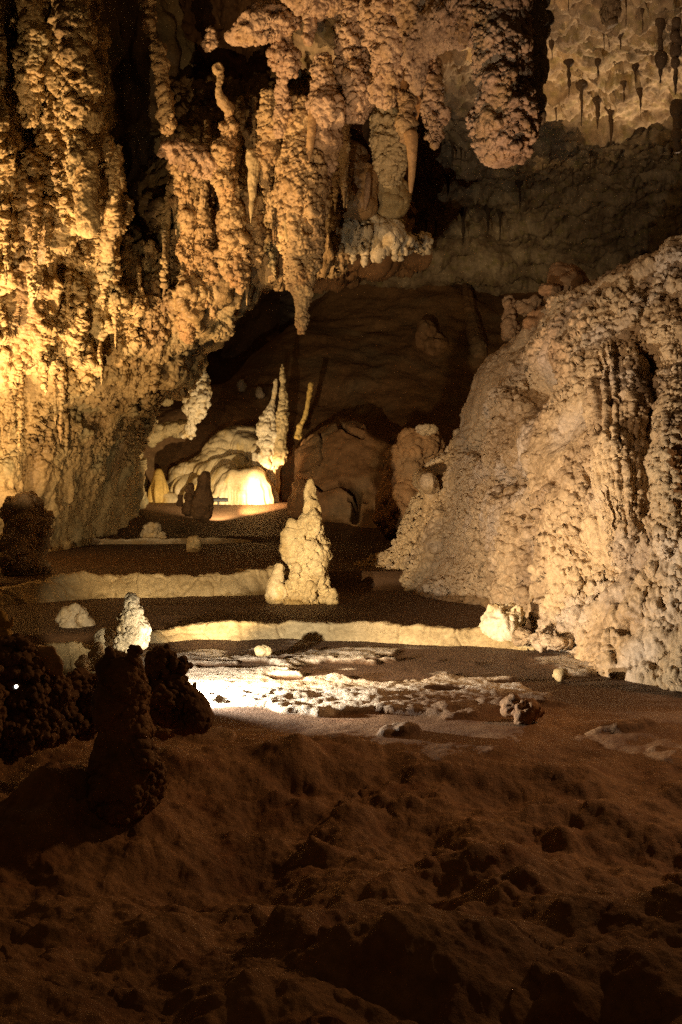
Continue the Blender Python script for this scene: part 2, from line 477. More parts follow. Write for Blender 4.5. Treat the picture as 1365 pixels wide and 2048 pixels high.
dam([(285, 18.7), (400, 19.1), (520, 19.4), (640, 19.2), (800, 18.6), (950, 18.2), (1060, 18.0)], -0.02, 0.24, 0.62, 'long curved rimstone dam in front of the tall cream stalagmite', 1.2, taper=(0.5, 1))
dam([(-60, 22.7), (100, 23.6), (250, 24.2), (400, 24.4), (480, 24.6), (545, 25.2)], 0.10, 0.46, 0.7, 'thick smooth rimstone dam ending behind the left side of the tall cream stalagmite', 5.2, taper=(0.45, 1))
dam([(470, 25.4), (520, 25.2), (570, 25.2), (640, 25.8)], 0.10, 0.50, 0.5, 'short pale rimstone stub touching the left of the tall cream stalagmite', 7.9)
dam([(85, 36.0), (170, 36.2), (240, 36.3), (330, 36.2), (420, 36.5), (520, 37.2)], 0.46, 0.17, 0.5, 'thin lit rimstone edge far back below the rocky left wall', 9.2, taper=(1, 0.4), mat=M_white)
dam([(85, 16.2), (130, 16.4), (190, 16.5), (240, 16.3)], -0.02, 0.27, 0.5, 'low grey rimstone lip left of the small white stalagmites', 11.2)


DEPTH = {}


def note_depth(V):
    q = V.reshape(-1, 3)
    u = (CX + q[:, 0] / q[:, 1] * F) // 6; v = (HV - (q[:, 2] - ZC) / q[:, 1] * F) // 6
    o = np.argsort(-q[:, 1])
    for a, b, c in zip(u[o].astype(int), v[o].astype(int), q[o, 1]):
        DEPTH[(a, b)] = c


def on(u, v, sink, r):
    ds = [DEPTH.get((int((u + a) // 6), int((v + b) // 6))) for a in (-12, 0, 12) for b in (-12, 0, 12)]
    ds = [x for x in ds if x]
    return (u, v, (float(np.median(ds)) if ds else 21.0) + sink, r)


# ------------------------------------------------------------------ left rock wall
def left_wall():
    rows = [
        [(-480, 1160, 29), (-60, 1140, 30), (40, 1130, 31), (110, 1105, 33), (180, 1085, 36), (240, 1060, 39), (314, 1030, 43), (305, 1010, 48)],
        [(-480, 1090, 29), (-60, 1080, 30), (40, 1070, 31.3), (110, 1060, 33.3), (180, 1040, 36), (240, 1010, 38.5), (284, 985, 42), (275, 980, 48)],
        [(-480, 900, 29), (-60, 900, 30), (40, 900, 31), (110, 900, 32.5), (170, 900, 34.5), (230, 895, 36.5), (270, 890, 40), (268, 890, 47)],
        [(-480, 790, 28.5), (-60, 790, 29.5), (40, 790, 30.4), (110, 795, 31.5), (180, 800, 33), (250, 800, 34.5), (288, 800, 36.5), (300, 790, 46)],
        [(-480, 690, 27.5), (-60, 690, 28.6), (40, 700, 29), (120, 720, 30.5), (200, 730, 31.8), (290, 745, 33.3), (334, 752, 35), (365, 735, 45)],
        [(-480, 590, 25.5), (-60, 590, 27), (40, 600, 28.3), (130, 620, 29.5), (220, 640, 31), (320, 650, 32), (388, 650, 33), (425, 635, 44)],
        [(-480, 480, 25), (-60, 490, 26.5), (40, 500, 27.7), (130, 520, 28.8), (215, 550, 31), (320, 570, 32), (440, 568, 32), (500, 560, 42)],
        [(-480, 380, 24.5), (-60, 390, 26), (40, 400, 27), (130, 420, 28), (190, 450, 30.5), (240, 450, 38), (360, 450, 34), (420, 430, 38)],
        [(-480, 200, 24), (-60, 210, 25.5), (40, 220, 26.8), (110, 230, 27), (158, 240, 28), (186, 250, 38), (310, 260, 39), (380, 260, 41)],
        [(-480, 50, 24), (-60, 60, 25.2), (40, 70, 28.5), (110, 80, 26.5), (150, 90, 27.5), (180, 90, 38), (310, 90, 39), (380, 90, 41)],
        [(-480, -130, 24), (-60, -120, 25), (40, -110, 28.5), (110, -110, 26), (145, -110, 27), (175, -110, 38), (310, -110, 39), (380, -110, 41)],
    ]
    n, m = 1250, 840
    V = loft(rows, n, m)
    p = V.reshape(-1, 3)
    rec = sstep(p[:, 1], 33.0, 37.0) * sstep(p[:, 2], 5.5, 8)             # the smooth hollow
    flut = fbm(p, 0.9, 3, 4.0, (1, 1, 6.0)) + 0.55 * (0.5 - 2.2 * np.abs(fbm(p, 0.7, 2, 44.0, (1, 1, 9.0))))
    base = 1 - sstep(p[:, 2], 1.2, 4.0)
    h = (0.9 * flut + 0.5 * fbm(p, 1.8, 3, 9.0)) * (0.40 + 0.60 * sstep(p[:, 2], 3, 8)) + sstep(p[:, 2], 4, 9) * 1.1 * fbm(p, 1.1, 3, 19.0, (1, 1, 1.8))
    h += 0.05 * base * fbm(p, 0.5, 4, 3)
    V = crust(V, h, (0.6, 0.20), (0.175, 0.115), (0.078, 0.055), 1.0, (1 - 0.8 * rec) * (1 - 0.6 * base)); note_depth(V)
    o = mesh_obj('rock_wall', V, grid_faces(n, m), M_wall, None, P(150, 1085, 34))
    tag(o, 'huge rock wall crusted with cave popcorn filling the left side', 'rock wall')
    return o


W_left = left_wall()


# hollow behind the hanging formations
def recess():
    rows = [
        [(160, -160, 39), (330, -160, 40), (500, -160, 39), (650, -160, 38), (780, -160, 36), (900, -160, 34), (1085, -160, 30)],
        [(160, 0, 39), (330, 0, 40), (500, 0, 39.5), (640, 0, 38), (760, 0, 36), (880, 0, 33), (1055, 0, 30)],
        [(160, 120, 39.5), (330, 120, 40), (470, 120, 39.5), (600, 120, 38), (700, 120, 36), (790, 110, 34), (890, 95, 32)],
        [(160, 260, 40), (320, 260, 40), (450, 260, 39), (570, 260, 37), (660, 260, 36), (750, 255, 35), (845, 250, 34)],
        [(200, 400, 39), (320, 400, 38.5), (430, 400, 37), (540, 400, 36), (640, 400, 36), (730, 390, 36.5), (815, 380, 38)],
        [(260, 520, 38), (340, 520, 37.5), (430, 510, 36.5), (530, 500, 36), (630, 500, 37), (720, 490, 38), (820, 480, 41)],
        [(300, 590, 38), (370, 580, 38), (450, 555, 37.5), (540, 540, 37), (640, 528, 38), (730, 520, 39.5), (840, 515, 43)],
        [(300, 590, 46), (370, 575, 47), (450, 550, 48), (540, 535, 49), (640, 522, 51), (730, 512, 53), (850, 505, 55)],
    ]
    n, m = 420, 500
    V = loft(rows, n, m)
    p = V.reshape(-1, 3)
    h = 1.1 * fbm(p, 1.3, 3, 14.0, (1, 1, 4.0)) + 0.8 * fbm(p, 2.4, 3, 5.0) + popcorn(p, (0.9, 0.3), (0.35, 0.12), (0.17, 0.05), 6.0)
    V = displace(V, -h)
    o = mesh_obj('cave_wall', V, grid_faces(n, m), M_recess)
    tag(o, kind='structure')


recess()


def curtain():
    rows = [
        [(340, 180, 40), (420, 180, 38), (500, 170, 37.5), (580, 150, 37), (650, 140, 36), (700, 150, 36.5)],
        [(345, 290, 35.5), (420, 290, 34), (500, 275, 33.5), (580, 250, 33), (645, 250, 33), (690, 260, 34)],
        [(350, 390, 33.5), (420, 390, 32.8), (500, 380, 32.5), (575, 370, 32.3), (640, 380, 32.5), (680, 390, 34)],
        [(355, 500, 33), (420, 490, 32.6), (500, 470, 32.6), (570, 455, 32.6), (635, 465, 33), (672, 470, 34.5)],
        [(365, 620, 33.3), (425, 600, 33), (490, 548, 33), (560, 540, 33.5), (625, 520, 34), (665, 515, 36)],
        [(375, 600, 41), (430, 580, 41), (490, 530, 41), (560, 520, 41), (625, 505, 42), (665, 500, 43)],
    ]
    n, m = 500, 400
    V = loft(rows, n, m); p = V.reshape(-1, 3)
    h = 0.7 * fbm(p, 0.75, 3, 24.0, (1, 1, 7.0)) + 0.5 * (0.5 - 2.2 * np.abs(fbm(p, 0.55, 2, 46.0, (1, 1, 10.0))))
    V = crust(V, h, (0.5, 0.16), (0.16, 0.105), (0.075, 0.052), 8.0, sign=-1); note_depth(V)
    o = mesh_obj('rock_curtain', V, grid_faces(n, m), M_curt, None, P(510, 545, 33))
    tag(o, 'broad popcorn covered rock curtain behind the hanging stalactites in the upper centre', 'rock curtain')


curtain()

# ------------------------------------------------------------------ hanging formations
GP = 'popcorn covered stalactites hanging from the upper wall'
PB, PM, PF = (0.42, 0.12), (0.15, 0.085), (0.07, 0.048)


def hang(pts, label, mat=M_curt, name='stalactite', big=PB, mid=PM, fine=PF, seed=0.0, cat='stalactite', group=GP, **k):
    k.setdefault('lump', 0.34 if big else 0.14); k.setdefault('fit', 0.9)
    o = spike(name, pts, mat, big, mid, fine, seed=seed, **k)
    return tag(o, label, cat, group)


# left side
hang([(138, -60, 26, 44), (146, 80, 26, 44), (162, 200, 26.2, 46), (160, 300, 26.6, 34), (160, 350, 27, 22)], 'thick lumpy stalactite at top left with a dark hollow along its right side', M_wall, seed=1.1)
o = hang([(60, -60, 26, 34), (62, 60, 26, 30), (55, 160, 26.4, 28), (60, 250, 26.8, 20)], 'ragged short stalactite at the upper left edge beside dark gaps', M_wall, seed=1.9)
hang([(220, 300, 28.5, 14), (226, 380, 28.5, 18), (218, 470, 28.8, 18), (212, 560, 29.5, 12)], 'knobbly hanging rib left of the deep brown hollow', M_wall, seed=2.4)
hang([(178, 290, 26.4, 20), (172, 380, 26.3, 23), (178, 455, 26.3, 24), (178, 466, 26.4, 20)], 'smooth flat ended drapery slab set in the left popcorn wall', M_wall, None, None, 'drapery'if False else 'drapery_slab', seed=2.9, cat='drapery', group=None) if False else None
o = spike('drapery_slab', [(178, 300, 26.3, 20), (172, 380, 26.2, 22), (176, 450, 26.1, 25), (178, 464, 26.2, 22)], M_wall, seed=2.9, lump=0.15, mid=(0.25, 0.03), fine=(0.1, 0.03), flute=0.02)
tag(o, 'smooth flat ended drapery slab set in the left popcorn wall', 'drapery')
o = spike('drapery_fang', [(158, 270, 26.2, 16), (150, 310, 26.0, 14), (142, 345, 25.9, 6), (139, 358, 25.9, 2)], M_stalag, mid=(0.25, 0.05), fine=(0.1, 0.03), seed=3.3, lump=0.25)
tag(o, 'small pale drapery fang on the left wall above the flat ended slab', 'drapery')
hang([(72, 545, 27.2, 16), (68, 575, 27.1, 12), (64, 605, 27.1, 5), (63, 615, 27.1, 2)], 'small smooth pointed stalactite low on the bright left wall', M_stalag, big=None, mid=None, seed=3.8, flute=0.1)

# thin strands in front of the hollow
hang([(298, -60, 29, 8), (300, 40, 29, 7), (306, 78, 29, 8), (318, 105, 29, 17), (326, 135, 29, 18), (326, 162, 29, 10), (330, 200, 29, 14), (334, 240, 29.2, 13), (336, 275, 29.4, 9)], 'long beaded strand stalactite hanging alone in front of the dark hollow', big=(0.4, 0.13), seed=4.1)
o = spike('coral_cluster', [(318, 300, 29.6, 10), (340, 296, 29.6, 18), (365, 305, 29.6, 20), (395, 318, 29.7, 22), (420, 330, 29.8, 20), (438, 342, 29.9, 10)], M_pink, (0.4, 0.16), (0.22, 0.13), (0.12, 0.07), seed=4.7)
tag(o, 'sideways branching coral like cluster below the long beaded strand', 'coral cluster')
hang([(352, 300, 30, 16), (362, 350, 30.4, 14), (372, 400, 30.8, 18), (380, 480, 31, 24), (384, 560, 31.2, 26), (378, 640, 31.5, 20), (375, 680, 31.8, 10)], 'slim fluted column running down from the coral cluster to the left wall', flute=0.1, seed=5.0)
hang([(405, 340, 30.4, 15), (405, 420, 30.8, 16), (412, 500, 31, 22), (418, 580, 31.2, 24), (424, 640, 31.4, 14)], 'short column just right of the slim fluted column', flute=0.1, seed=5.5)
hang([(432, 130, 29, 10), (440, 150, 29, 15), (438, 185, 29, 8), (452, 215, 29.2, 18), (455, 260, 29.4, 22), (448, 300, 29.6, 22), (452, 380, 30, 24), (462, 460, 30.2, 30), (474, 530, 30.4, 28), (482, 575, 30.5, 14), (484, 588, 30.6, 5)], 'crooked stalactite with a thin neck and a thick blunt end above the dark tunnel', seed=6.0)
hang([(500, 360, 30.4, 18), (506, 430, 30.5, 22), (505, 500, 30.6, 18), (500, 540, 30.7, 9)], 'stubby stalactite pressed against the right of the crooked one', seed=6.6)
o = spike('drapery_fang', [(508, 300, 29.8, 18), (507, 335, 29.7, 13), (505, 380, 29.7, 8), (503, 420, 29.7, 4), (502, 446, 29.7, 1.5)], M_stalag, mid=(0.3, 0.04), seed=7.0, lump=0.25, flute=0.05)
tag(o, 'smooth pale drapery fang hanging in the middle of the curtain', 'drapery')
hang([(538, 180, 29.4, 12), (540, 260, 29.6, 26), (535, 330, 29.8, 24), (540, 380, 30, 18), (544, 440, 30.2, 10)], 'lumpy stalactite tapering to a point left of the longest one', seed=7.4)
hang([(528, 400, 32.2, 14), (536, 470, 32.2, 22), (545, 520, 32.3, 20), (552, 560, 32.4, 8)], 'greyish stalactite set back between the crooked and the longest ones', M_wall, seed=7.8)
R_main = spike('stalactite', [(604, 200, 29.2, 30), (602, 290, 29.1, 38), (603, 360, 29, 46), (606, 430, 29, 44), (607, 490, 29, 37), (606, 540, 29, 30), (606, 580, 29, 20), (605, 612, 29, 13)], M_curt, PB, PM, PF, seed=8.1)
tag(R_main, 'longest tapering stalactite of the curtain pointing at the cave floor', 'stalactite', GP)
spike('tip', [(606, 575, 29, 20), (605, 605, 29, 15), (604, 640, 29, 10), (604, 668, 29, 6)], M_curt, None, (0.13, 0.045), (0.065, 0.035), parent=R_main, seed=8.4)
o = spike('drapery_fang', [(628, 205, 28.6, 8), (624, 260, 28.5, 9), (619, 300, 28.5, 7), (616, 326, 28.5, 4)], M_smooth, seed=8.8, lump=0.1)
tag(o, 'narrow smooth tan drapery fang near the top of the longest stalactite', 'drapery')
o = spike('drapery_fang', [(572, 410, 28.9, 10), (574, 450, 28.8, 9), (577, 485, 28.8, 5)], M_stalag, seed=8.9, lump=0.1, flute=0.15)
tag(o, 'small pale drapery fang on the left flank of the longest stalactite', 'drapery')
hang([(560, 95, 28.6, 34), (572, 130, 28.6, 30), (568, 165, 28.6, 16), (566, 200, 28.8, 20), (562, 235, 28.9, 20), (560, 275, 29, 12)], 'pinkish stalactite shaped like a ragged funnel above the longest one', M_pink, seed=9.2)
hang([(645, 110, 28.8, 22), (650, 180, 28.8, 32), (654, 240, 28.8, 40), (648, 300, 29, 30), (640, 360, 29.2, 22), (640, 430, 29.4, 16), (640, 480, 29.6, 8)], 'wide pinkish stalactite just right of the longest one', M_pink, seed=9.7)
o = spike('rock_overhang', [(455, 78, 28.4, 12), (490, 58, 28.2, 26), (530, 40, 28.2, 32), (570, 45, 28.3, 24), (585, 58, 28.4, 10)], M_pink, PB, PM, PF, seed=10.1)
tag(o, 'lit popcorn overhang at top centre left', 'overhang')
o = spike('rock_overhang', [(575, -10, 28, 20), (610, -2, 27.8, 32), (650, -6, 27.8, 34), (690, -20, 27.8, 20)], M_pink, PB, PM, PF, seed=10.6)
tag(o, 'lit popcorn overhang at the top edge with a drip hanging under it', 'overhang')
spike('drip', [(622, 20, 27.8, 14), (622, 55, 27.8, 10), (621, 80, 27.8, 9), (621, 92, 27.8, 5)], M_pink, None, (0.2, 0.08), (0.1, 0.05), parent=o, seed=10.9)
hang([(420, 55, 29.5, 9), (422, 75, 29.5, 14), (415, 95, 29.5, 10)], 'tiny lit popcorn clump hanging in the dark upper middle', M_pink, big=None, seed=11.0)
# pink masses right of centre
hang([(700, -60, 29.2, 34), (705, 60, 29, 34), (712, 150, 29, 40), (716, 205, 29, 36), (715, 245, 29.2, 16)], 'pink popcorn stalactite with a broad lumpy body left of the hole', M_pink, seed=11.5)
hang([(762, -60, 28.2, 46), (770, 30, 28, 48), (772, 100, 28, 42), (768, 155, 28.2, 34), (770, 200, 28.4, 26), (772, 215, 28.5, 14)], 'pink popcorn stalactite at the top with a blunt end over the amber clump', M_pink, seed=12.0)
hang([(838, -70, 27.6, 60), (845, 20, 27.4, 56), (842, 80, 27.4, 40), (832, 120, 27.6, 30), (834, 170, 27.8, 22), (836, 190, 27.9, 10)], 'pink popcorn stalactite wide at the top right of the dark hole', M_pink, seed=12.5)
hang([(868, 120, 28.6, 18), (866, 190, 28.5, 26), (864, 240, 28.5, 28), (868, 275, 28.5, 18), (870, 292, 28.6, 8)], 'rounded pink stalactite ending level with the orange fang', M_pink, seed=13.0)
hang([(812, 180, 29.4, 20), (812, 240, 29.3, 24), (815, 275, 29.3, 14), (818, 290, 29.3, 8)], 'small tan stalactite holding the orange fang', seed=13.4)
hang([(780, 200, 30.6, 34), (782, 270, 30.4, 40), (786, 320, 30.3, 36), (780, 355, 30.4, 24), (778, 372, 30.5, 10)], 'amber popcorn stalactite with a rounded bottom beside the orange fang', M_stalag, seed=13.9)
o = spike('drapery_fang', [(820, 262, 29.1, 15), (824, 290, 29, 12), (825, 330, 29, 8), (823, 365, 29, 6), (822, 386, 29, 3)], M_smooth, seed=14.2, lump=0.08)
tag(o, 'long smooth orange drapery fang at the right end of the curtain', 'drapery')
o = spike('drapery', [(700, 300, 35, 30), (706, 350, 34.6, 40), (714, 395, 34.4, 42), (722, 425, 34.4, 32), (726, 440, 34.4, 14)], M_smooth, (0.9, 0.15), (0.5, 0.05), None, seed=14.6, lump=0.3)
tag(o, 'smooth curved grey brown drapery above the white knobby ledge', 'drapery')
o = spike('drapery_fang', [(737, 345, 33.6, 5), (737, 365, 33.5, 6), (734, 395, 33.5, 6), (730, 420, 33.5, 3)], M_pink, seed=14.7, lump=0.1)
tag(o, 'thin curved fin of drapery on the smooth grey brown one', 'drapery')
o = spike('drapery', [(770, 340, 35, 26), (778, 380, 34.8, 34), (776, 415, 34.8, 28), (766, 438, 34.8, 10)], M_stalag, (0.9, 0.15), (0.5, 0.05), None, seed=14.9, lump=0.35)
tag(o, 'dull cream drapery lobe at the right end of the white knobby ledge', 'drapery')
o = spike('rock_bridge', [(850, 60, 27, 34), (905, 40, 26.5, 48), (960, 40, 26, 48), (1010, 60, 25.5, 40)], M_pink, PB, PM, PF, seed=15.2)
tag(o, 'pink popcorn mass bridging from the curtain to the big blunt stalactite', 'rock bridge')
BIG = spike('stalactite', [(1000, -90, 23.6, 70), (1000, 40, 23.4, 60), (1002, 120, 23.2, 56), (1004, 190, 23, 58), (1006, 245, 23, 62), (1008, 280, 23, 52), (1008, 310, 23, 40), (1008, 330, 23, 26)], M_pink, (0.4, 0.10), (0.19, 0.11), (0.085, 0.065), seed=15.8, fit=0.4)
tag(BIG, 'big blunt pink popcorn stalactite hanging by itself before the far ceiling', 'stalactite', GP)
spike('slab', [(1056, -90, 24, 38), (1060, 20, 24, 34), (1064, 100, 24, 26), (1060, 170, 24, 26), (1062, 215, 24, 20), (1050, 270, 24, 14)], M_grey, (0.5, 0.14), (0.25, 0.08), None, parent=BIG, seed=16.2)

# many slender ones close to the wall
r_ = np.random.default_rng(5)
count = 0
for _ in range(900):
    if count >= 85: break
    u = r_.uniform(0, 690)
    L = r_.uniform(45, 190); rad = r_.uniform(5, 11) * (0.7 + L / 300)
    if u < 330: vt = r_.uniform(-40, 880)
    else: vt = r_.uniform(120, 480)
    ds = [DEPTH.get((int(u // 6), int((vt + f * L) // 6))) for f in (0.0, 0.3, 0.6, 0.9)]
    if any(x is None for x in ds) or max(ds) - min(ds) > 2.2 or max(ds) > 36: continue
    d = min(ds) + 0.10
    k = r_.uniform(-4, 4)
    big_ = rad > 9
    hang([(u, vt - 10, d + 0.3, rad * 0.8), (u + 0.3 * k, vt + 0.25 * L, d, rad), (u + 0.6 * k, vt + 0.55 * L, d - 0.05, rad * 0.75), (u + k, vt + 0.85 * L, d - 0.1, rad * 0.4), (u + k, vt + L, d - 0.1, rad * 0.14)],
         'slender popcorn crusted stalactite among the many like it on the upper left wall', M_wall if u < 380 else M_curt, big=None, mid=(0.12, 0.05), fine=(0.065, 0.03), seed=200 + count * 0.37, group='slender stalactites along the left wall and curtain')
    count += 1

# white knobby ledge
LED = spike('rock_ledge', [(655, 470, 35.5, 22), (690, 462, 35, 34), (730, 462, 34.8, 38), (775, 472, 35, 34), (815, 485, 36, 22), (850, 490, 37, 14)], M_white, (0.6, 0.25), (0.28, 0.16), (0.12, 0.08), seed=17.1, lump=0.4, fit=0.2)
tag(LED, 'white knobby ledge with a ragged fringe above the dark slope', 'rock ledge')
for k, (u, vt, vb, w) in enumerate([(668, 480, 522, 6), (690, 490, 515, 5), (705, 495, 528, 7), (728, 495, 535, 9), (748, 490, 525, 7), (765, 490, 516, 5), (790, 492, 520, 6), (812, 495, 512, 5)]):
    spike('drip', [(u, vt, 34.6, w * 1.2), (u + 1, (vt + vb) / 2, 34.6, w), (u, vb, 34.6, w * 0.3)], M_white, None, (0.2, 0.06), (0.1, 0.04), parent=LED, seed=18 + k, fit=0.8)

# ------------------------------------------------------------------ far ceiling
def ceiling():
    H = 14.0
    us = np.concatenate([np.linspace(560, 780, 40), np.linspace(785, 1400, 420), np.linspace(1420, 1900, 40)]); vv = np.linspace(-230, 545, 560)
    vv2 = np.where(vv < 500, vv, vv)
    U, Vv = np.meshgrid(us, vv)
    D = (H - ZC) * F / np.maximum(HV - Vv, 300)
    D = np.minimum(D, 66)
    V = np.stack([(U - CX) / F * D, D, np.full_like(D, H)], -1)
    drop = sstep(D, 48, 66)
    V[..., 2] -= 4.0 * drop ** 1.5
    p = V.reshape(-1, 3)
    q = p + 0.5 * np.stack([fbm(p, 0.9, 3, 1), fbm(p, 0.9, 3, 2), 0 * p[:, 0]], 1)
    h = 0.9 * fbm(p, 3.5, 4, 2.0, (1.6, 1, 1)) + 0.75 * fbm(q, 0.95, 5, 12.0, (1.5, 0.8, 1)) + 0.30 * fbm(q, 0.33, 4, 15.0) + 0.16 * knobs(q, 0.55, 4.0, floor_=0.0, stretch=(1.5, 0.9, 1)) + 0.10 * knobs(q, 0.22, 9.0, floor_=0.0)
    V[..., 2] -= h.reshape(D.shape)
    o = mesh_obj('ceiling', V, grid_faces(*D.shape), M_ceil)
    tag(o, kind='structure')


ceiling()
GC = 'small dark stalactites on the far ceiling'
SM = [(1137, -10, 22, 4, 0), (1285, 30, 64, 5, 0), (1208, 72, 106, 4, 0), (1218, 72, 112, 4, 0), (1241, 74, 100, 8, 0), (1196, 130, 156, 5, 0), (1138, 135, 196, 8, 1),
      (1163, 178, 252, 9, 1), (1195, 208, 258, 11, 0), (1222, 222, 292, 12, 1), (1271, 142, 166, 7, 0), (1281, 190, 228, 6, 0), (1112, 215, 252, 6, 0), (1180, 292, 342, 6, 0),
      (1352, -20, 24, 5, 0), (1104, 95, 122, 5, 0), (1252, -10, 52, 5, 0), (882, 270, 302, 6, 0), (905, 285, 334, 8, 0), (922, 282, 330, 6, 0), (896, 345, 392, 11, 0),
      (852, 430, 482, 6, 0), (872, 425, 474, 7, 0), (926, 425, 492, 10, 0), (976, 425, 472, 8, 0), (1000, 430, 482, 7, 0), (1040, 370, 420, 7, 0), (1085, 300, 345, 7, 0), (1145, 340, 380, 6, 0), (1248, 175, 205, 6, 0)]
SL = {(1137, -10): 'very thin drip at the top edge left of the wide stalactite stump', (1138, 135): 'stout dark stalactite under a lumpy knob left on the lit ceiling',
      (1163, 178): 'tapered dark stalactite on the dim lower left of the lit ceiling', (1222, 222): 'broad ragged stalactite cluster at the lower edge of the lit ceiling'}
proto = None
for k, (u, vt, vb, w, _) in enumerate(SM):
    d = 11.2 * F / (HV - vt)
    lab = SL.get((u, vt), 'small dark stalactite hanging from the far rough ceiling')
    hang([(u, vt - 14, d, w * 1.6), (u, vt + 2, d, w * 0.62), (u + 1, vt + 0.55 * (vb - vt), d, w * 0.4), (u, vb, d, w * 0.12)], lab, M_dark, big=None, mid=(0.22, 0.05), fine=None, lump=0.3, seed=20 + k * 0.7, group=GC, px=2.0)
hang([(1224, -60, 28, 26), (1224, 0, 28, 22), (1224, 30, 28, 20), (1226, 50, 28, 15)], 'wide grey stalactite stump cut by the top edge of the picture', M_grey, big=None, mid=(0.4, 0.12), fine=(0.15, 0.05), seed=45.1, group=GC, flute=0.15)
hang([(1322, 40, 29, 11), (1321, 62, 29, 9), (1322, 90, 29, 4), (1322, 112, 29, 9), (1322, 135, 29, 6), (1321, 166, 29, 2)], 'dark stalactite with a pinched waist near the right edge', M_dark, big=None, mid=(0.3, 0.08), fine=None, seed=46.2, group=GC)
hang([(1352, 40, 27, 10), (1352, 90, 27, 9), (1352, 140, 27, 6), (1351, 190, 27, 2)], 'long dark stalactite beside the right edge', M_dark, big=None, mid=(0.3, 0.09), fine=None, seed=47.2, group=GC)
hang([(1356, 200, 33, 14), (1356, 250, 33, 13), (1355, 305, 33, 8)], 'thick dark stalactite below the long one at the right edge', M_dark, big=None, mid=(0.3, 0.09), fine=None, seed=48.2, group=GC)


# ------------------------------------------------------------------ far walls and slope
def back_sheet():
    rows = [
        [(250, 860, 62), (450, 860, 66), (700, 860, 70), (1000, 860, 72), (1300, 860, 70), (1700, 860, 66)],
        [(250, 700, 62), (450, 700, 66), (700, 700, 70), (1000, 700, 72), (1300, 700, 70), (1700, 700, 66)],
        [(250, 560, 60), (450, 560, 64), (700, 560, 68), (1000, 560, 70), (1300, 560, 69), (1700, 560, 66)],
        [(250, 430, 58), (450, 430, 62), (700, 430, 66), (1000, 430, 67), (1300, 430, 66), (1700, 430, 64)],
    ]
    n, m = 200, 420
    V = loft(rows, n, m); p = V.reshape(-1, 3)
    h = 1.6 * fbm(p, 3.0, 4, 4.4, (1, 1, 1.5)) + 0.5 * fbm(p, 1.5, 3, 6) + 0.3 * fbm(p, 0.7, 3, 9, (1, 1, 5))
    V = displace(V, h)
    o = mesh_obj('cave_wall', V, grid_faces(n, m), M_slope)
    tag(o, kind='structure')


back_sheet()


def slope():
    rows = [
        [(270, 1060, 44), (400, 1060, 44), (520, 1060, 44), (640, 1090, 42), (780, 1120, 40), (900, 1130, 40), (1150, 1100, 42)],
        [(280, 960, 45.5), (400, 950, 46), (520, 930, 46), (640, 950, 45), (780, 960, 44), (900, 950, 44), (1150, 950, 45)],
        [(290, 875, 46.5), (400, 850, 47.5), (520, 840, 48), (640, 830, 48.5), (780, 830, 49), (900, 830, 49), (1150, 820, 50)],
        [(300, 850, 47.5), (410, 800, 49), (520, 770, 51), (640, 740, 52), (780, 720, 53), (900, 720, 53), (1150, 700, 54)],
        [(310, 832, 49), (420, 778, 51), (520, 716, 54), (620, 648, 57), (720, 590, 59), (880, 570, 60), (1150, 560, 61)],
        [(300, 850, 56), (420, 790, 58), (525, 700, 60), (632, 585, 61), (720, 520, 61), (880, 500, 61), (1150, 490, 62)],
    ]
    n, m = 320, 420
    V = loft(rows, n, m); p = V.reshape(-1, 3)
    q = p.copy()
    h = 0.8 * fbm(p, 3.2, 3, 7.7) + 0.12 * fbm(p, 0.7, 4, 2.2)
    V = displace(V, h)
    note_depth(V)
    o = mesh_obj('rock_slope', V, grid_faces(n, m), M_slope)
    o['kind'] = 'structure'
    o.name = 'terrain'


slope()
STUB = [on(519, 797, -0.1, 8), on(483, 783, -0.1, 7)]

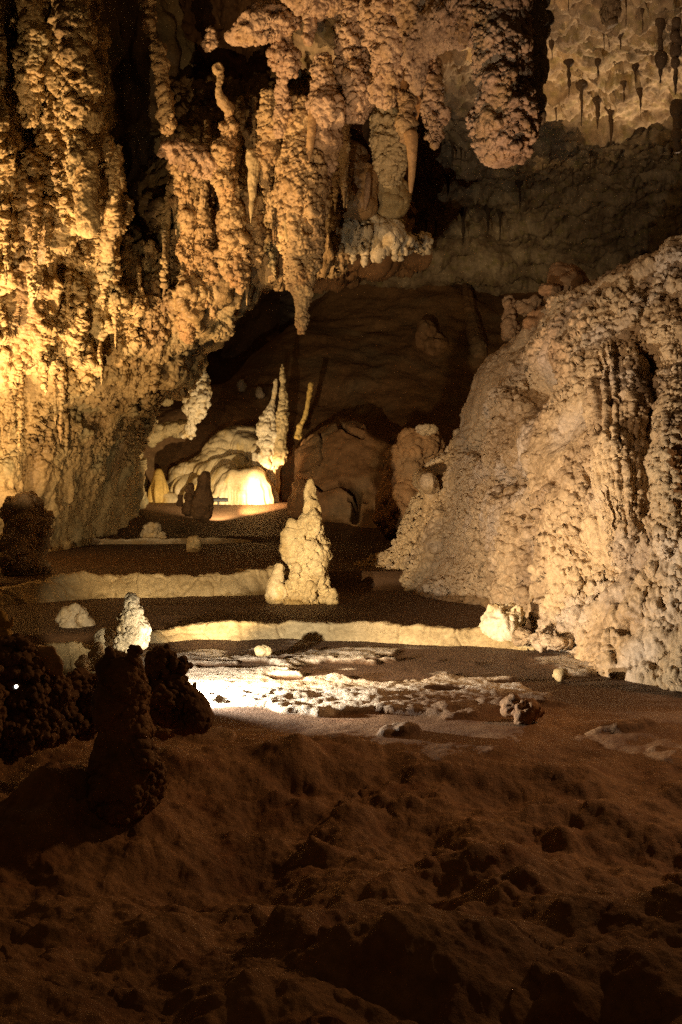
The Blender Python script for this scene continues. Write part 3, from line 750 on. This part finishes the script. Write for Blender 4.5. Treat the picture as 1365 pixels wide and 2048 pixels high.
# cracked outcrop between slope and mound
def outcrop():
    rows = [
        [(572, 1060, 40.6), (640, 1080, 39.6), (710, 1096, 39), (780, 1115, 39), (840, 1125, 39.5), (915, 1135, 40)],
        [(576, 1000, 41), (640, 1010, 40), (705, 1020, 39.6), (775, 1040, 39.6), (835, 1050, 40), (905, 1060, 41)],
        [(580, 940, 41.6), (640, 930, 40.8), (702, 925, 40.4), (770, 940, 40.4), (832, 955, 40.8), (895, 990, 41.6)],
        [(588, 895, 43), (640, 858, 42.6), (700, 842, 42.4), (762, 858, 42.4), (828, 885, 42.6), (885, 935, 43)],
        [(590, 905, 48), (640, 868, 49), (700, 850, 50), (760, 868, 50), (830, 895, 49), (885, 945, 48)],
    ]
    n, m = 320, 360
    V = loft(rows, n, m); p = V.reshape(-1, 3)
    h = 0.55 * fbm(p, 2.2, 4, 61.0) + 0.05 * knobs(p, 0.45, 3.0) + 0.10 * fbm(p, 0.4, 3, 6.0)
    u = CX + p[:, 0] / p[:, 1] * F; v = HV - (p[:, 2] - ZC) / p[:, 1] * F
    w = 5 * fbm(p, 0.5, 3, 2.0); u = u + w; v = v + 5 * fbm(p, 0.5, 3, 9.0)
    for line, wd, dp in [([(585, 850), (640, 832), (669, 826), (681, 855), (725, 872)], 6, 1.1), ([(556, 962), (600, 948), (645, 983), (688, 969)], 4, 0.9),
                         ([(688, 966), (716, 990), (709, 1036)], 10, 1.5), ([(736, 845), (778, 864), (815, 905)], 8, 1.4), ([(640, 860), (640, 930)], 3, 0.5), ([(650, 1055), (690, 1058)], 15, 1.6), ([(700, 1000), (735, 1005)], 5, 0.9)]:
        dist = np.full(len(u), 1e9)
        for (a0, b0), (a1, b1) in zip(line[:-1], line[1:]):
            ex, ey = a1 - a0, b1 - b0
            t = np.clip(((u - a0) * ex + (v - b0) * ey) / (ex * ex + ey * ey), 0, 1)
            dist = np.minimum(dist, np.hypot(u - a0 - t * ex, v - b0 - t * ey))
        h -= dp * np.clip(1 - dist / wd, 0, 1) ** 0.6
    V = displace(V, h)
    o = mesh_obj('rock_outcrop', V, grid_faces(n, m), M_slope, None, P(700, 1090, 40))
    tag(o, 'brown rock outcrop with jagged dark cracks behind the tall cream stalagmite', 'rock outcrop')


outcrop()
o = spike('rock_column', [on(934, 570, 0.2, 8), on(938, 610, 0.0, 11), on(946, 650, 0.0, 13), on(956, 690, 0.1, 15), on(962, 720, 0.3, 15)], M_slope, seed=70, lump=0.15, flute=0.15)
tag(o, 'dim smooth column standing on the far slope behind the mound', 'rock column')
tag(blob('boulder', on(858, 690, 0.3, 0)[:3], (30, 22, 42), M_slope, (0.9, 0.2), (0.4, 0.12), None, seed=71, lump=0.55), 'dim grey boulder high on the far dark slope', 'boulder')


# ------------------------------------------------------------------ right mound
def mound():
    base = [(700, 1146, 27.5), (780, 1168, 26), (860, 1192, 24), (960, 1212, 22.4), (1040, 1250, 20), (1120, 1305, 17.6), (1260, 1342, 15.8), (1560, 1400, 14), (2350, 1465, 12)]
    ridge = [(712, 1142, 28.0), (800, 1085, 28), (852, 970, 27.6), (915, 862, 26.8), (968, 733, 26.0), (1062, 646, 25.0), (1192, 566, 23.2), (1520, 440, 21.0), (2350, 250, 18.5)]
    rows = []
    B = np.array([P(*q) for q in base]); R = np.array([P(*q) for q in ridge])
    under = B + np.array([0, -0.4, -0.8])
    W = [under, B]
    for t, (hz, hy) in ((0.25, (0.32, 0.20)), (0.55, (0.62, 0.46)), (0.8, (0.85, 0.74))):
        X = B.copy()
        X[:, 0] = B[:, 0] + (R[:, 0] - B[:, 0]) * (0.5 * hz + 0.5 * hy)
        X[:, 1] = B[:, 1] + (R[:, 1] - B[:, 1]) * hy
        X[:, 2] = B[:, 2] + (R[:, 2] - B[:, 2]) * hz
        W.append(X)
    W.append(R)
    W.append(R + np.array([0.5, 3.0, -0.8]))
    bk = R + np.array([1.5, 7.0, 0]); bk[:, 2] = -0.5
    W.append(bk)
    n, m = 960, 1250
    V = loft_w(np.array(W), n, m); p = V.reshape(-1, 3)
    N = grid_normals(V)
    sm = sstep(fbm(p, 2.3, 3, 71.0), -0.05, 0.25) * sstep(p[:, 2], 2.0, 4.0)
    h = 0.42 * fbm(p, 1.9, 3, 41.0) + 0.20 * fbm(p, 0.7, 3, 44.0, (1, 1, 1.6))
    h += 0.05 * fbm(p, 0.3, 3, 5)
    for (u, v, d, r, a) in [(1072, 770, 26.2, 0.36, 0.9), (1030, 960, 24.6, 0.3, 0.5), (940, 900, 26.5, 0.2, 0.3), (1318, 760, 22.5, 0.32, 0.9), (1000, 965, 24.8, 0.2, 0.4)]:
        ray = P(u, v, 1.0) - np.array([0, 0, ZC]); ray /= np.linalg.norm(ray)
        rel = p - np.array([0, 0, ZC]); tt = rel @ ray
        dist = np.linalg.norm(rel - tt[:, None] * ray, axis=1)
        h -= a * np.exp(-(dist / r) ** 2) * (p[:, 1] < 29)
    V = crust(V, h, (0.45, 0.12), (0.155, 0.088), (0.068, 0.042), 3.0, 1 - 0.7 * sm); note_depth(V)
    o = mesh_obj('rock_mound', V, grid_faces(n, m), M_mound, None, P(1000, 1230, 21) * np.array([1, 1, 0]))
    tag(o, 'huge sloping mound of pitted cave popcorn on the right', 'rock mound')
    return o


MO = mound()
# ribbed columns and lumps grown on the mound, each following its surface
MB, MM, MF = (0.36, 0.06), (0.13, 0.06), (0.058, 0.034)
spike('ribbed_column', [on(1232, 705, 0.25, 24), on(1238, 740, 0.0, 50), on(1245, 820, -0.1, 60), on(1245, 890, -0.1, 56), on(1250, 970, 0.0, 48), on(1255, 1060, 0.15, 36), on(1255, 1130, 0.35, 20)], M_mound, MB, MM, MF, parent=MO, seed=80.1, flute=0.2)
spike('ribbed_column', [on(1345, 650, 0.3, 26), on(1365, 760, -0.1, 44), on(1368, 900, -0.2, 52), on(1365, 1020, 0.0, 48), on(1355, 1120, 0.3, 26)], M_mound, MB, MM, MF, parent=MO, seed=81.2, flute=0.1)
spike('drape', [on(835, 965, 0.1, 14), on(850, 958, -0.1, 18), on(862, 980, -0.1, 16), on(856, 1010, -0.05, 12), on(850, 1035, 0.05, 7)], M_mound, None, (0.2, 0.04), (0.1, 0.02), parent=MO, seed=82.2)
GT = 'rocks on the ridge of the mound'
tag(spike('stalagmite', [(1020, 680, 25.9, 20), (1020, 640, 25.9, 15), (1019, 608, 25.9, 11), (1018, 592, 25.9, 6)], M_slope, None, (0.25, 0.08), (0.12, 0.05), seed=85.1), 'stubby little stalagmite on the left end of the mound ridge', 'stalagmite')
tag(blob('boulder', (1058, 612, 25.9), (24, 18, 14), M_slope, None, (0.35, 0.12), (0.12, 0.04), seed=86, lump=0.6, flat=0.6), 'round boulder on the mound ridge beside the stubby stalagmite', 'boulder', GT)
tag(blob('boulder', (1072, 642, 25.0), (18, 14, 14), M_slope, None, (0.3, 0.1), (0.12, 0.04), seed=87, lump=0.6, flat=0.6), 'small boulder in the shadow below the stubby ridge stalagmite', 'boulder', GT)
tag(spike('rock_peak', [(1135, 600, 25.4, 50), (1125, 565, 25.5, 38), (1117, 545, 25.5, 22), (1112, 526, 25.5, 8)], M_slope, (0.6, 0.12), (0.3, 0.06), None, seed=88), 'pointed brown rock peak standing on the mound ridge', 'rock peak')
tag(blob('boulder', (1100, 580, 24.9), (20, 16, 10), M_slope, None, (0.3, 0.08), (0.12, 0.04), seed=89, lump=0.5, flat=0.6), 'flat boulder at the foot of the pointed rock peak', 'boulder', GT)
tag(blob('boulder', (850, 860, 30.4), (15, 14, 10), M_mound, None, (0.16, 0.09), (0.07, 0.04), seed=90, lump=0.5), 'rounded knob boulder on the left shoulder of the mound', 'boulder', GT)
o = spike('rock_shoulder', [(838, 868, 31, 34), (835, 920, 31, 50), (825, 1000, 31, 60), (815, 1080, 31, 66)], M_slope, (0.8, 0.25), (0.35, 0.14), (0.17, 0.06), seed=91)
tag(o, 'shaded rock shoulder behind the left edge of the bright mound', 'rock shoulder')
tag(blob('boulder', (1012, 1246, 18.2), (40, 34, 36), M_white, (0.35, 0.12), (0.17, 0.08), (0.09, 0.04), seed=92), 'bright knobbly boulder where the long dam meets the mound', 'boulder')
tag(blob('boulder', (1085, 1278, 17.4), (62, 40, 18), M_mound, (0.35, 0.1), (0.17, 0.08), (0.09, 0.04), seed=93), 'low flat popcorn rock in front of the mound foot', 'boulder')

# ------------------------------------------------------------------ stalagmites
tall = spike('stalagmite', [(602, 1226, 23, 84), (604, 1206, 23, 72), (608, 1190, 23, 58), (612, 1160, 23, 47), (614, 1120, 23, 42), (614, 1080, 23, 40), (617, 1045, 23, 34), (621, 1015, 23, 27), (622, 990, 23, 23), (622, 972, 23, 17), (622, 958, 23, 9)], M_stalag, (0.34, 0.07), (0.19, 0.06), (0.085, 0.02), seed=100.3, lump=0.2, fit=0.8)
tag(tall, 'tall cream stalagmite with a knobbly shoulder standing in the middle of the floor', 'stalagmite')
spike('foot_lobe', [(660, 1206, 22.7, 16), (664, 1190, 22.7, 13), (665, 1178, 22.7, 6)], M_stalag, None, (0.15, 0.06), (0.08, 0.03), parent=tall, seed=101)
spike('foot_lobe', [(556, 1206, 22.8, 22), (552, 1180, 22.8, 20), (556, 1150, 22.9, 12), (562, 1128, 23, 10)], M_flow, None, (0.2, 0.04), None, parent=tall, seed=102)
spike('shoulder', [(590, 1120, 22.9, 20), (585, 1080, 22.9, 20), (586, 1052, 22.9, 15), (590, 1040, 22.9, 8)], M_stalag, (0.3, 0.09), (0.15, 0.06), (0.08, 0.03), parent=tall, seed=103)

WH = spike('stalagmite', [(262, 1306, 15.6, 36), (262, 1285, 15.6, 34), (263, 1262, 15.6, 28), (263, 1240, 15.6, 23), (264, 1218, 15.6, 16), (264, 1200, 15.6, 12), (264, 1186, 15.6, 8)], M_white, (0.2, 0.05), (0.12, 0.05), (0.06, 0.02), seed=110.2, lump=0.1, fit=0.4)
tag(WH, 'brilliant white tiered cone stalagmite behind the dark foreground pair', 'stalagmite')
tag(spike('stalagmite', [(152, 1268, 19.5, 31), (152, 1245, 19.5, 28), (150, 1228, 19.5, 24), (148, 1212, 19.5, 15)], M_white, (0.3, 0.09), (0.17, 0.05), (0.09, 0.025), seed=111.2), 'squat pale grey stalagmite left of the white cone', 'stalagmite')
tag(spike('stalagmite', [(212, 1300, 16, 24), (211, 1280, 16, 21), (209, 1264, 16, 16), (208, 1256, 16, 9)], M_white, None, (0.14, 0.02), (0.07, 0.01), seed=112.2), 'smooth domed stalagmite directly left of the white cone', 'stalagmite')
o = tag(spike('stalagmite', [(190, 1338, 14.8, 30), (193, 1318, 14.8, 18), (196, 1300, 14.8, 11), (196, 1283, 14.8, 8)], M_white, (0.2, 0.05), (0.1, 0.03), (0.06, 0.015), seed=113.2), 'little pale pointed stalagmite in front of the smooth domed one', 'stalagmite')
spike('foot_lobe', [(165, 1336, 14.7, 18), (170, 1326, 14.7, 14), (180, 1320, 14.7, 8)], M_white, None, (0.12, 0.03), None, parent=o, seed=113.9)

# dark foreground pair
DKB, DKM, DKF = (0.24, 0.05), (0.11, 0.05), (0.05, 0.028)
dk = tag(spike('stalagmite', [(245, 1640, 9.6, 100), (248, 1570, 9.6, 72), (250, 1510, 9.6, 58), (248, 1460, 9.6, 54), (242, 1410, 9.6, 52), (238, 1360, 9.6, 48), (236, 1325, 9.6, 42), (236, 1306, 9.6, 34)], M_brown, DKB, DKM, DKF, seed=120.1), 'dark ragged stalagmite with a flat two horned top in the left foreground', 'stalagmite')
spike('horn', [(222, 1320, 9.5, 14), (220, 1305, 9.5, 11), (219, 1293, 9.5, 6)], M_brown, None, (0.08, 0.03), (0.05, 0.015), parent=dk, seed=120.7)
spike('horn', [(262, 1325, 9.5, 15), (266, 1308, 9.5, 12), (268, 1296, 9.5, 7)], M_brown, None, (0.08, 0.03), (0.05, 0.015), parent=dk, seed=120.9)
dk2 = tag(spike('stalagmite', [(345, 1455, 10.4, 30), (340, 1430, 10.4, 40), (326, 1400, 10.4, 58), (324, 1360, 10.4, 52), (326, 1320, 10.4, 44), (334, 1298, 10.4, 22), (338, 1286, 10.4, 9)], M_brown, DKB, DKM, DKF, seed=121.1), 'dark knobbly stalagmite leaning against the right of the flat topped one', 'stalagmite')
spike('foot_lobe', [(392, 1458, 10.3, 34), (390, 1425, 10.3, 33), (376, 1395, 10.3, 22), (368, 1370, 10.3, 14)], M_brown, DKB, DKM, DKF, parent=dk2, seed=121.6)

# dark cluster at the left edge
GD = 'dark lumps clustered at the left edge'
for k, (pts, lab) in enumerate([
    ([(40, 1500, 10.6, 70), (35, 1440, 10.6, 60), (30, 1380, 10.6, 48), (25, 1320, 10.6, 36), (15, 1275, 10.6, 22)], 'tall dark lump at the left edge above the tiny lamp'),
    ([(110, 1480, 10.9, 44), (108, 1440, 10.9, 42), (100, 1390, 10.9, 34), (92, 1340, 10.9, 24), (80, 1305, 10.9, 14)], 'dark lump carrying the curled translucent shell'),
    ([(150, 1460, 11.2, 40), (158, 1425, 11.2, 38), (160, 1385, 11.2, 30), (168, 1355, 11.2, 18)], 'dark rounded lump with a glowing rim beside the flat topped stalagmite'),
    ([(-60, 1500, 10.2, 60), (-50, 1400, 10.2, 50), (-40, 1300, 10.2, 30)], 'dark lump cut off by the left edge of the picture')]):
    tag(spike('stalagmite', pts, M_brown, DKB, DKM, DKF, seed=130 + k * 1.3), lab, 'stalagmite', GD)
# smooth shell
o = spike('drapery_shell', [(78, 1292, 10.7, 7), (92, 1300, 10.6, 15), (104, 1322, 10.6, 19), (116, 1340, 10.6, 13), (122, 1350, 10.6, 5)], M_smooth, seed=140, squash=0.35, lump=0.15)
tag(o, 'curled smooth translucent shell of drapery on the dark left lumps', 'drapery')
o = tag(spike('coral_branch', [(8, 1282, 10.8, 12), (12, 1255, 10.8, 10), (6, 1235, 10.8, 9), (2, 1222, 10.8, 5)], M_yellow, None, (0.09, 0.03), (0.05, 0.015), seed=141), 'pale yellow coral branch at the left edge of the picture', 'coral branch')
spike('twig', [(14, 1262, 10.8, 5), (22, 1248, 10.8, 5), (27, 1236, 10.8, 3)], M_yellow, None, None, (0.05, 0.015), parent=o, seed=142)

# background stalagmites
tag(spike('stalagmite', [(48, 1152, 25.3, 46), (50, 1110, 25.3, 44), (54, 1070, 25.3, 41), (48, 1030, 25.3, 34), (45, 1005, 25.3, 24), (40, 992, 25.3, 12)], M_mound, (0.45, 0.15), (0.22, 0.09), (0.11, 0.04), seed=150), 'shaded broad popcorn stalagmite before the base of the left wall', 'stalagmite')
tag(spike('stalagmite', [(376, 874, 43.6, 22), (381, 846, 43.2, 17), (388, 815, 43, 20), (398, 785, 43, 22), (394, 755, 43, 19), (388, 730, 43, 13), (384, 716, 43, 7)], M_white, (0.5, 0.12), (0.26, 0.1), (0.14, 0.05), seed=151), 'leaning pale stalagmite thicker at its middle beside the tunnel mouth', 'stalagmite')
GS = 'slender stalagmites on the far slope'
s1 = tag(spike('stalagmite', [(560, 930, 43, 13), (563, 870, 43, 11), (566, 820, 43, 9), (566, 780, 43, 6), (565, 745, 43, 4.5), (565, 728, 43, 2.5)], M_stalag, None, (0.24, 0.055), (0.14, 0.045), seed=152), 'tallest needle thin stalagmite above the white flowstone', 'stalagmite', GS)
tag(spike('stalagmite', [(534, 935, 43.3, 18), (540, 890, 43.3, 20), (534, 850, 43.3, 18), (543, 815, 43.3, 8), (551, 780, 43.3, 5), (553, 757, 43.3, 3)], M_white, None, (0.24, 0.055), (0.14, 0.045), seed=153, lump=0.4), 'knobbly grey stalagmite fused to the left of the tallest needle', 'stalagmite', GS)
tag(spike('stalagmite', [(596, 878, 43, 8), (600, 855, 43, 5), (612, 830, 43, 5), (617, 800, 43, 5), (621, 780, 43, 6), (623, 765, 43, 4)], M_yellow, None, (0.2, 0.05), (0.12, 0.035), seed=154), 'crooked yellow needle stalagmite right of the tallest one', 'stalagmite', GS)
tag(spike('stalagmite', [STUB[0], (519, 782, STUB[0][2], 7), (519, 773, STUB[0][2], 3)], M_white, None, (0.25, 0.06), None, seed=155), 'tiny pale stub stalagmite on the slope left of the needles', 'stalagmite', GS)
tag(spike('stalagmite', [STUB[1], (483, 768, STUB[1][2], 7), (483, 759, STUB[1][2], 3)], M_white, None, (0.25, 0.06), None, seed=156), 'tiny pale stub stalagmite highest on the slope near the tunnel', 'stalagmite', GS)
tag(spike('stalagmite', [(400, 1040, 38.5, 26), (404, 1010, 38.5, 22), (407, 980, 38.5, 17), (410, 955, 38.5, 13), (411, 942, 38.5, 7)], M_brown, None, (0.3, 0.11), (0.16, 0.06), seed=157), 'dark stalagmite silhouetted against the white flowstone', 'stalagmite')
tag(spike('stalagmite', [(378, 1030, 38.8, 14), (379, 1000, 38.8, 10), (381, 980, 38.8, 8), (382, 966, 38.8, 4)], M_brown, None, (0.25, 0.08), (0.14, 0.05), seed=158), 'smaller dark stalagmite left of the silhouetted one', 'stalagmite')
tag(spike('stalagmite', [(360, 1012, 39.5, 8), (361, 1000, 39.5, 6), (362, 990, 39.5, 3)], M_brown, None, (0.2, 0.06), None, seed=159), 'tiniest dark stalagmite nub before the yellow end of the flowstone', 'stalagmite')
o = tag(spike('stalagmite', [(303, 1080, 36.6, 17), (303, 1064, 36.6, 12), (302, 1054, 36.6, 8), (301, 1046, 36.6, 4)], M_white, None, (0.3, 0.12), (0.15, 0.05), seed=160), 'small white knobby stalagmite on the thin far rimstone edge', 'stalagmite')
spike('foot_lobe', [(322, 1080, 36.6, 9), (322, 1070, 36.6, 7), (322, 1064, 36.6, 4)], M_white, None, (0.2, 0.07), None, parent=o, seed=160.5)
tag(spike('stalagmite', [(388, 1120, 32.5, 15), (388, 1100, 32.5, 14), (388, 1085, 32.5, 13), (388, 1072, 32.5, 10)], M_stalag, None, (0.25, 0.07), (0.13, 0.04), seed=161), 'stump stalagmite with a lit cap in the dark pool terrace', 'stalagmite')

# white flowstone
fl_root = empty('flowstone', Vector(P(430, 1006, 43.6)))
tag(fl_root, 'glowing white flowstone with draped fluted domes at the back of the floor', 'flowstone')
for k, (c, r, mt) in enumerate([((486, 1015, 43.0), (56, 46, 76), M_flow), ((452, 1012, 43.4), (46, 40, 70), M_flow), ((410, 1018, 43.7), (46, 36, 58), M_flow), ((372, 1020, 43.8), (38, 32, 44), M_flow), ((342, 1018, 43.8), (28, 28, 30), M_flow),
                                ((318, 1010, 43.6), (15, 24, 70), M_yellow), ((470, 950, 44.4), (48, 44, 46), M_flow), ((432, 965, 44.4), (40, 40, 44), M_flow), ((394, 985, 44.4), (38, 36, 38), M_flow), ((500, 915, 45.0), (44, 44, 46), M_flow), ((458, 920, 45.2), (36, 40, 36), M_flow),
                                ((524, 960, 43.9), (26, 28, 58), M_flow), ((530, 905, 44.6), (30, 36, 36), M_flow)]):
    c0 = P(*c); R = np.array(r) / F * c[2]
    n, m = 110, 170
    ph = np.linspace(0.02, math.pi - 0.02, n)[:, None]; th = np.linspace(0, 2 * math.pi, m, endpoint=False)[None, :]
    D = np.stack([np.sin(ph) * np.cos(th), np.sin(ph) * np.sin(th), np.cos(ph) + 0 * th], -1)
    V = c0 + np.sign(D) * np.abs(D) ** 0.9 * R
    p = V.reshape(-1, 3)
    low = np.repeat(sstep(ph[:, 0], 0.7, 1.6), m)
    an = np.stack([np.tile(np.cos(th[0]), n) * R[0], np.tile(np.sin(th[0]), n) * R[1], 0.08 * p[:, 2]], 1)
    h = 0.34 * R.min() * fbm(p, 1.0, 3, k * 3.1) * 2 + 0.17 * low * (1 - 3 * np.abs(fbm(an, 0.2, 2, k * 5.0))) + 0.05 * knobs(p, 0.8, k * 1.9, 0.8)
    V = V + D * h.reshape(n, m, 1)
    mesh_obj('dome', V, grid_faces(n, m, True)[:, ::-1], mt, fl_root, c0)
spike('sheet', [(338, 1000, 44.4, 22), (372, 972, 44.7, 32), (415, 938, 45.0, 40), (462, 906, 45.3, 42), (505, 884, 45.5, 34), (530, 872, 45.6, 16)], M_flow, (0.9, 0.12), (0.4, 0.05), None, parent=fl_root, seed=168, lump=0.25)
for k, (u, vt, vb) in enumerate([(510, 905, 945), (518, 908, 955), (526, 910, 962), (534, 905, 950), (541, 900, 945)]):
    spike('drip', [(u, vt, 43.4, 6), (u, (vt + vb) / 2, 43.3, 5), (u, vb, 43.3, 1.5)], M_white, parent=fl_root, seed=170 + k, lump=0.1)
o = spike('rock_ledge', [(296, 882, 44.5, 10), (318, 866, 44.5, 12), (350, 856, 44.6, 12), (385, 850, 44.8, 10)], M_stalag, (0.7, 0.15), (0.3, 0.06), None, seed=180, lump=0.2)
tag(o, 'thin lit rock ledge under the leaning pale stalagmite', 'rock ledge')

# small lit rocks on the floor
GR = 'small lit rocks scattered on the cave floor'
for k, (u, v, d, w, h, lab) in enumerate([
    (748, 1203, 24.2, 22, 5, 'flat pale stone in the dark pool right of the tall cream stalagmite'),
    (527, 1302, 17.0, 12, 7, 'small pale stone alone on the floor below the middle of the long dam'),
    (1060, 1290, 17.8, 30, 9, 'flat pale stone beside the low popcorn rock at the mound foot'),
    (1125, 1352, 15.4, 16, 6, 'lone pale pebble on the brown floor before the mound'),
    (1050, 1420, 12.9, 32, 18, 'dull tan rock on the dark foreground right of centre'),
    (330, 1462, 10.9, 26, 12, 'pale chip of stone between the two dark foreground stalagmites')]):
    tag(blob('stone', (u, v, d), (w, w * 0.8, h), M_dam if k < 4 else M_floor, None, (0.15, 0.04), (0.07, 0.02), seed=190 + k, lump=0.3), lab, 'stone', GR)

# ------------------------------------------------------------------ lamps that show
def tube(name, c, r, L, mat, parent, axis=(1, 0, 0), n=16):
    a = Vector(axis).normalized(); q = a.to_track_quat('Z', 'Y')
    V = []; 
    prof = [(0.0, -L / 2), (r * 0.9, -L / 2), (r, -L / 2 + r * 0.15), (r, L / 2 - r * 0.15), (r * 0.9, L / 2), (0.0, L / 2)]
    for rr, z in prof:
        for k in range(n):
            t = 2 * math.pi * k / n
            w = q @ Vector((max(rr, 1e-4) * math.cos(t), max(rr, 1e-4) * math.sin(t), z))
            V.append((c[0] + w.x, c[1] + w.y, c[2] + w.z))
    return mesh_obj(name, np.array(V), grid_faces(len(prof), n, True), mat, parent, c, smooth=False)


lp = empty('floor_lamp', Vector(P(437, 1003, 42.2)))
tag(lp, 'dark bar shaped floor lamp lying in front of the white flowstone', 'lamp')
tube('housing', P(437, 1000, 42.2), 0.06, 0.66, M_metal, lp)
tube('bracket', P(437, 1003, 42.2), 0.03, 0.3, M_metal, lp, (0, 0, 1))
lq = empty('spot_lamp', Vector(P(33, 1378, 9.9)))
tag(lq, 'tiny glowing lamp among the dark lumps at the left edge', 'lamp')
tube('housing', P(33, 1373, 10.0), 0.022, 0.07, M_metal, lq, (0, 1, 0))
tube('bulb', P(33, 1373, 9.955), 0.012, 0.02, emit_mat('bulb_glow', (1, 0.93, 0.8), 14), lq, (0, 1, 0))


# ------------------------------------------------------------------ lights
def spot(loc, tgt, power, col, size, blend=0.5, radius=0.06):
    l = bpy.data.lights.new('lamp_or_fill', 'SPOT')
    l.energy = power; l.color = col; l.spot_size = math.radians(size); l.spot_blend = blend; l.shadow_soft_size = radius
    o = bpy.data.objects.new('lamp_or_fill', l); C.objects.link(o)
    o.location = loc
    o.rotation_euler = (Vector(tgt) - Vector(loc)).to_track_quat('-Z', 'Y').to_euler()
    return o


A = np.array([-2.2, 13.9, 0.25])
spot(A, A + np.array([5, 3.0, -0.1]), 1700, (1.0, 0.91, 0.80), 150, 0.5, 0.04)                       # floor lamp behind the dark pair
spot(A + np.array([0.3, -0.2, 0.2]), P(240, 1262, 15.6), 170, (1.0, 0.86, 0.64), 34, 0.8, 0.04)        # white stalagmites
spot(A + np.array([-0.1, 0, 0.3]), np.array([-0.6, 23, 1.7]), 5200, (1.0, 0.74, 0.42), 25, 0.6, 0.05)        # tall stalagmite
spot(np.array([-1.0, 14.5, 0.5]), P(330, 1150, 24.4), 3200, (1.0, 0.76, 0.46), 24, 0.9, 0.05)        # second dam
spot(A + np.array([-1.3, 0, 0.55]), P(152, 1225, 19.5), 600, (1.0, 0.80, 0.55), 14, 0.6, 0.05)        # squat stalagmite
spot(A + np.array([0, 0, 0.35]), P(1230, 1170, 19.0), 2150, (1.0, 0.73, 0.45), 62, 0.9, 0.03)         # lower mound
spot(np.array([-5.5, 13.0, 4.6]), np.array([5.2, 22.5, 2.7]), 2300, (1.0, 0.68, 0.44), 46, 0.8, 0.03)         # upper mound
spot(P(-75, 985, 26.6), P(130, 660, 31), 550, (1.0, 0.68, 0.36), 140, 0.6, 0.06)           # left wall, from close below
spot(P(58, 1060, 27.2), np.array([-6.3, 30.6, 7.0]), 1150, (1.0, 0.66, 0.34), 130, 0.7, 0.04)          # left wall, from behind the shaded stalagmite
spot(np.array([-9.0, 24.4, 1.3]), np.array([-5.47, 29.44, 9.18]), 7600, (1.0, 0.63, 0.32), 60, 0.45, 0.04)           # left wall and curtain, raking from the left
spot(np.array([-6.6, 20.4, 1.2]), np.array([-5.8, 29.5, 8.6]), 1500, (1.0, 0.65, 0.32), 64, 0.7, 0.04)           # left wall, from further out
spot(np.array([-3.6, 12.0, 0.5]), P(500, 390, 29.5), 3300, (1.0, 0.66, 0.36), 26, 0.9, 0.03)   # hanging curtain, from behind the dark pair
spot(np.array([0.9, 17.6, 0.10]), np.array([2.2, 24.6, 11.2]), 3000, (1.0, 0.62, 0.39), 54, 0.8, 0.04)   # pink stalactites, from below
spot(np.array([-3.9, 39.3, 1.35]), P(430, 895, 44.5), 950, (1.0, 0.78, 0.48), 104, 0.5, 0.05)               # flowstone
spot(np.array([-3.7, 39.5, 1.5]), np.array([4.0, 56.0, 3.4]), 6500, (1.0, 0.64, 0.34), 42, 0.8, 0.08)               # far slope
spot(np.array([13.0, 43.0, 4.0]), np.array([9.0, 33.5, 14.0]), 7500, (1.0, 0.70, 0.45), 58, 0.6, 0.10)   # far ceiling
spot(np.array([9.5, 17.0, 8.0]), np.array([1.8, 12.0, 0.0]), 1900, (1.0, 0.50, 0.22), 50, 1.0, 0.3)   # added unseen fill over the foreground, standing in for bounce off lit rock

w = bpy.data.worlds.new('World'); bpy.context.scene.world = w; w.use_nodes = True
bg = w.node_tree.nodes['Background']; bg.inputs[0].default_value = (1.0, 0.52, 0.20, 1); bg.inputs[1].default_value = 0.03

# ------------------------------------------------------------------ camera and render
cam = bpy.data.cameras.new('camera'); co = bpy.data.objects.new('camera', cam); C.objects.link(co)
co.location = (0, 0, ZC); co.rotation_euler = (math.radians(90), 0, 0)
cam.sensor_fit = 'VERTICAL'; cam.sensor_height = 36; cam.lens = 36 * F / 2048
cam.shift_y = (HV - 1024) / 2048
cam.clip_end = 500
S = bpy.context.scene
S.camera = co
S.render.engine = 'CYCLES'
S.view_settings.view_transform = 'Standard'; S.view_settings.look = 'None'
S.view_settings.exposure = 0; S.view_settings.gamma = 1
S.cycles.max_bounces = 5; S.cycles.diffuse_bounces = 2; S.cycles.glossy_bounces = 2
S.cycles.use_denoising = False; S.cycles.sample_clamp_indirect = 2.0
S.render.resolution_x = 682; S.render.resolution_y = 1024
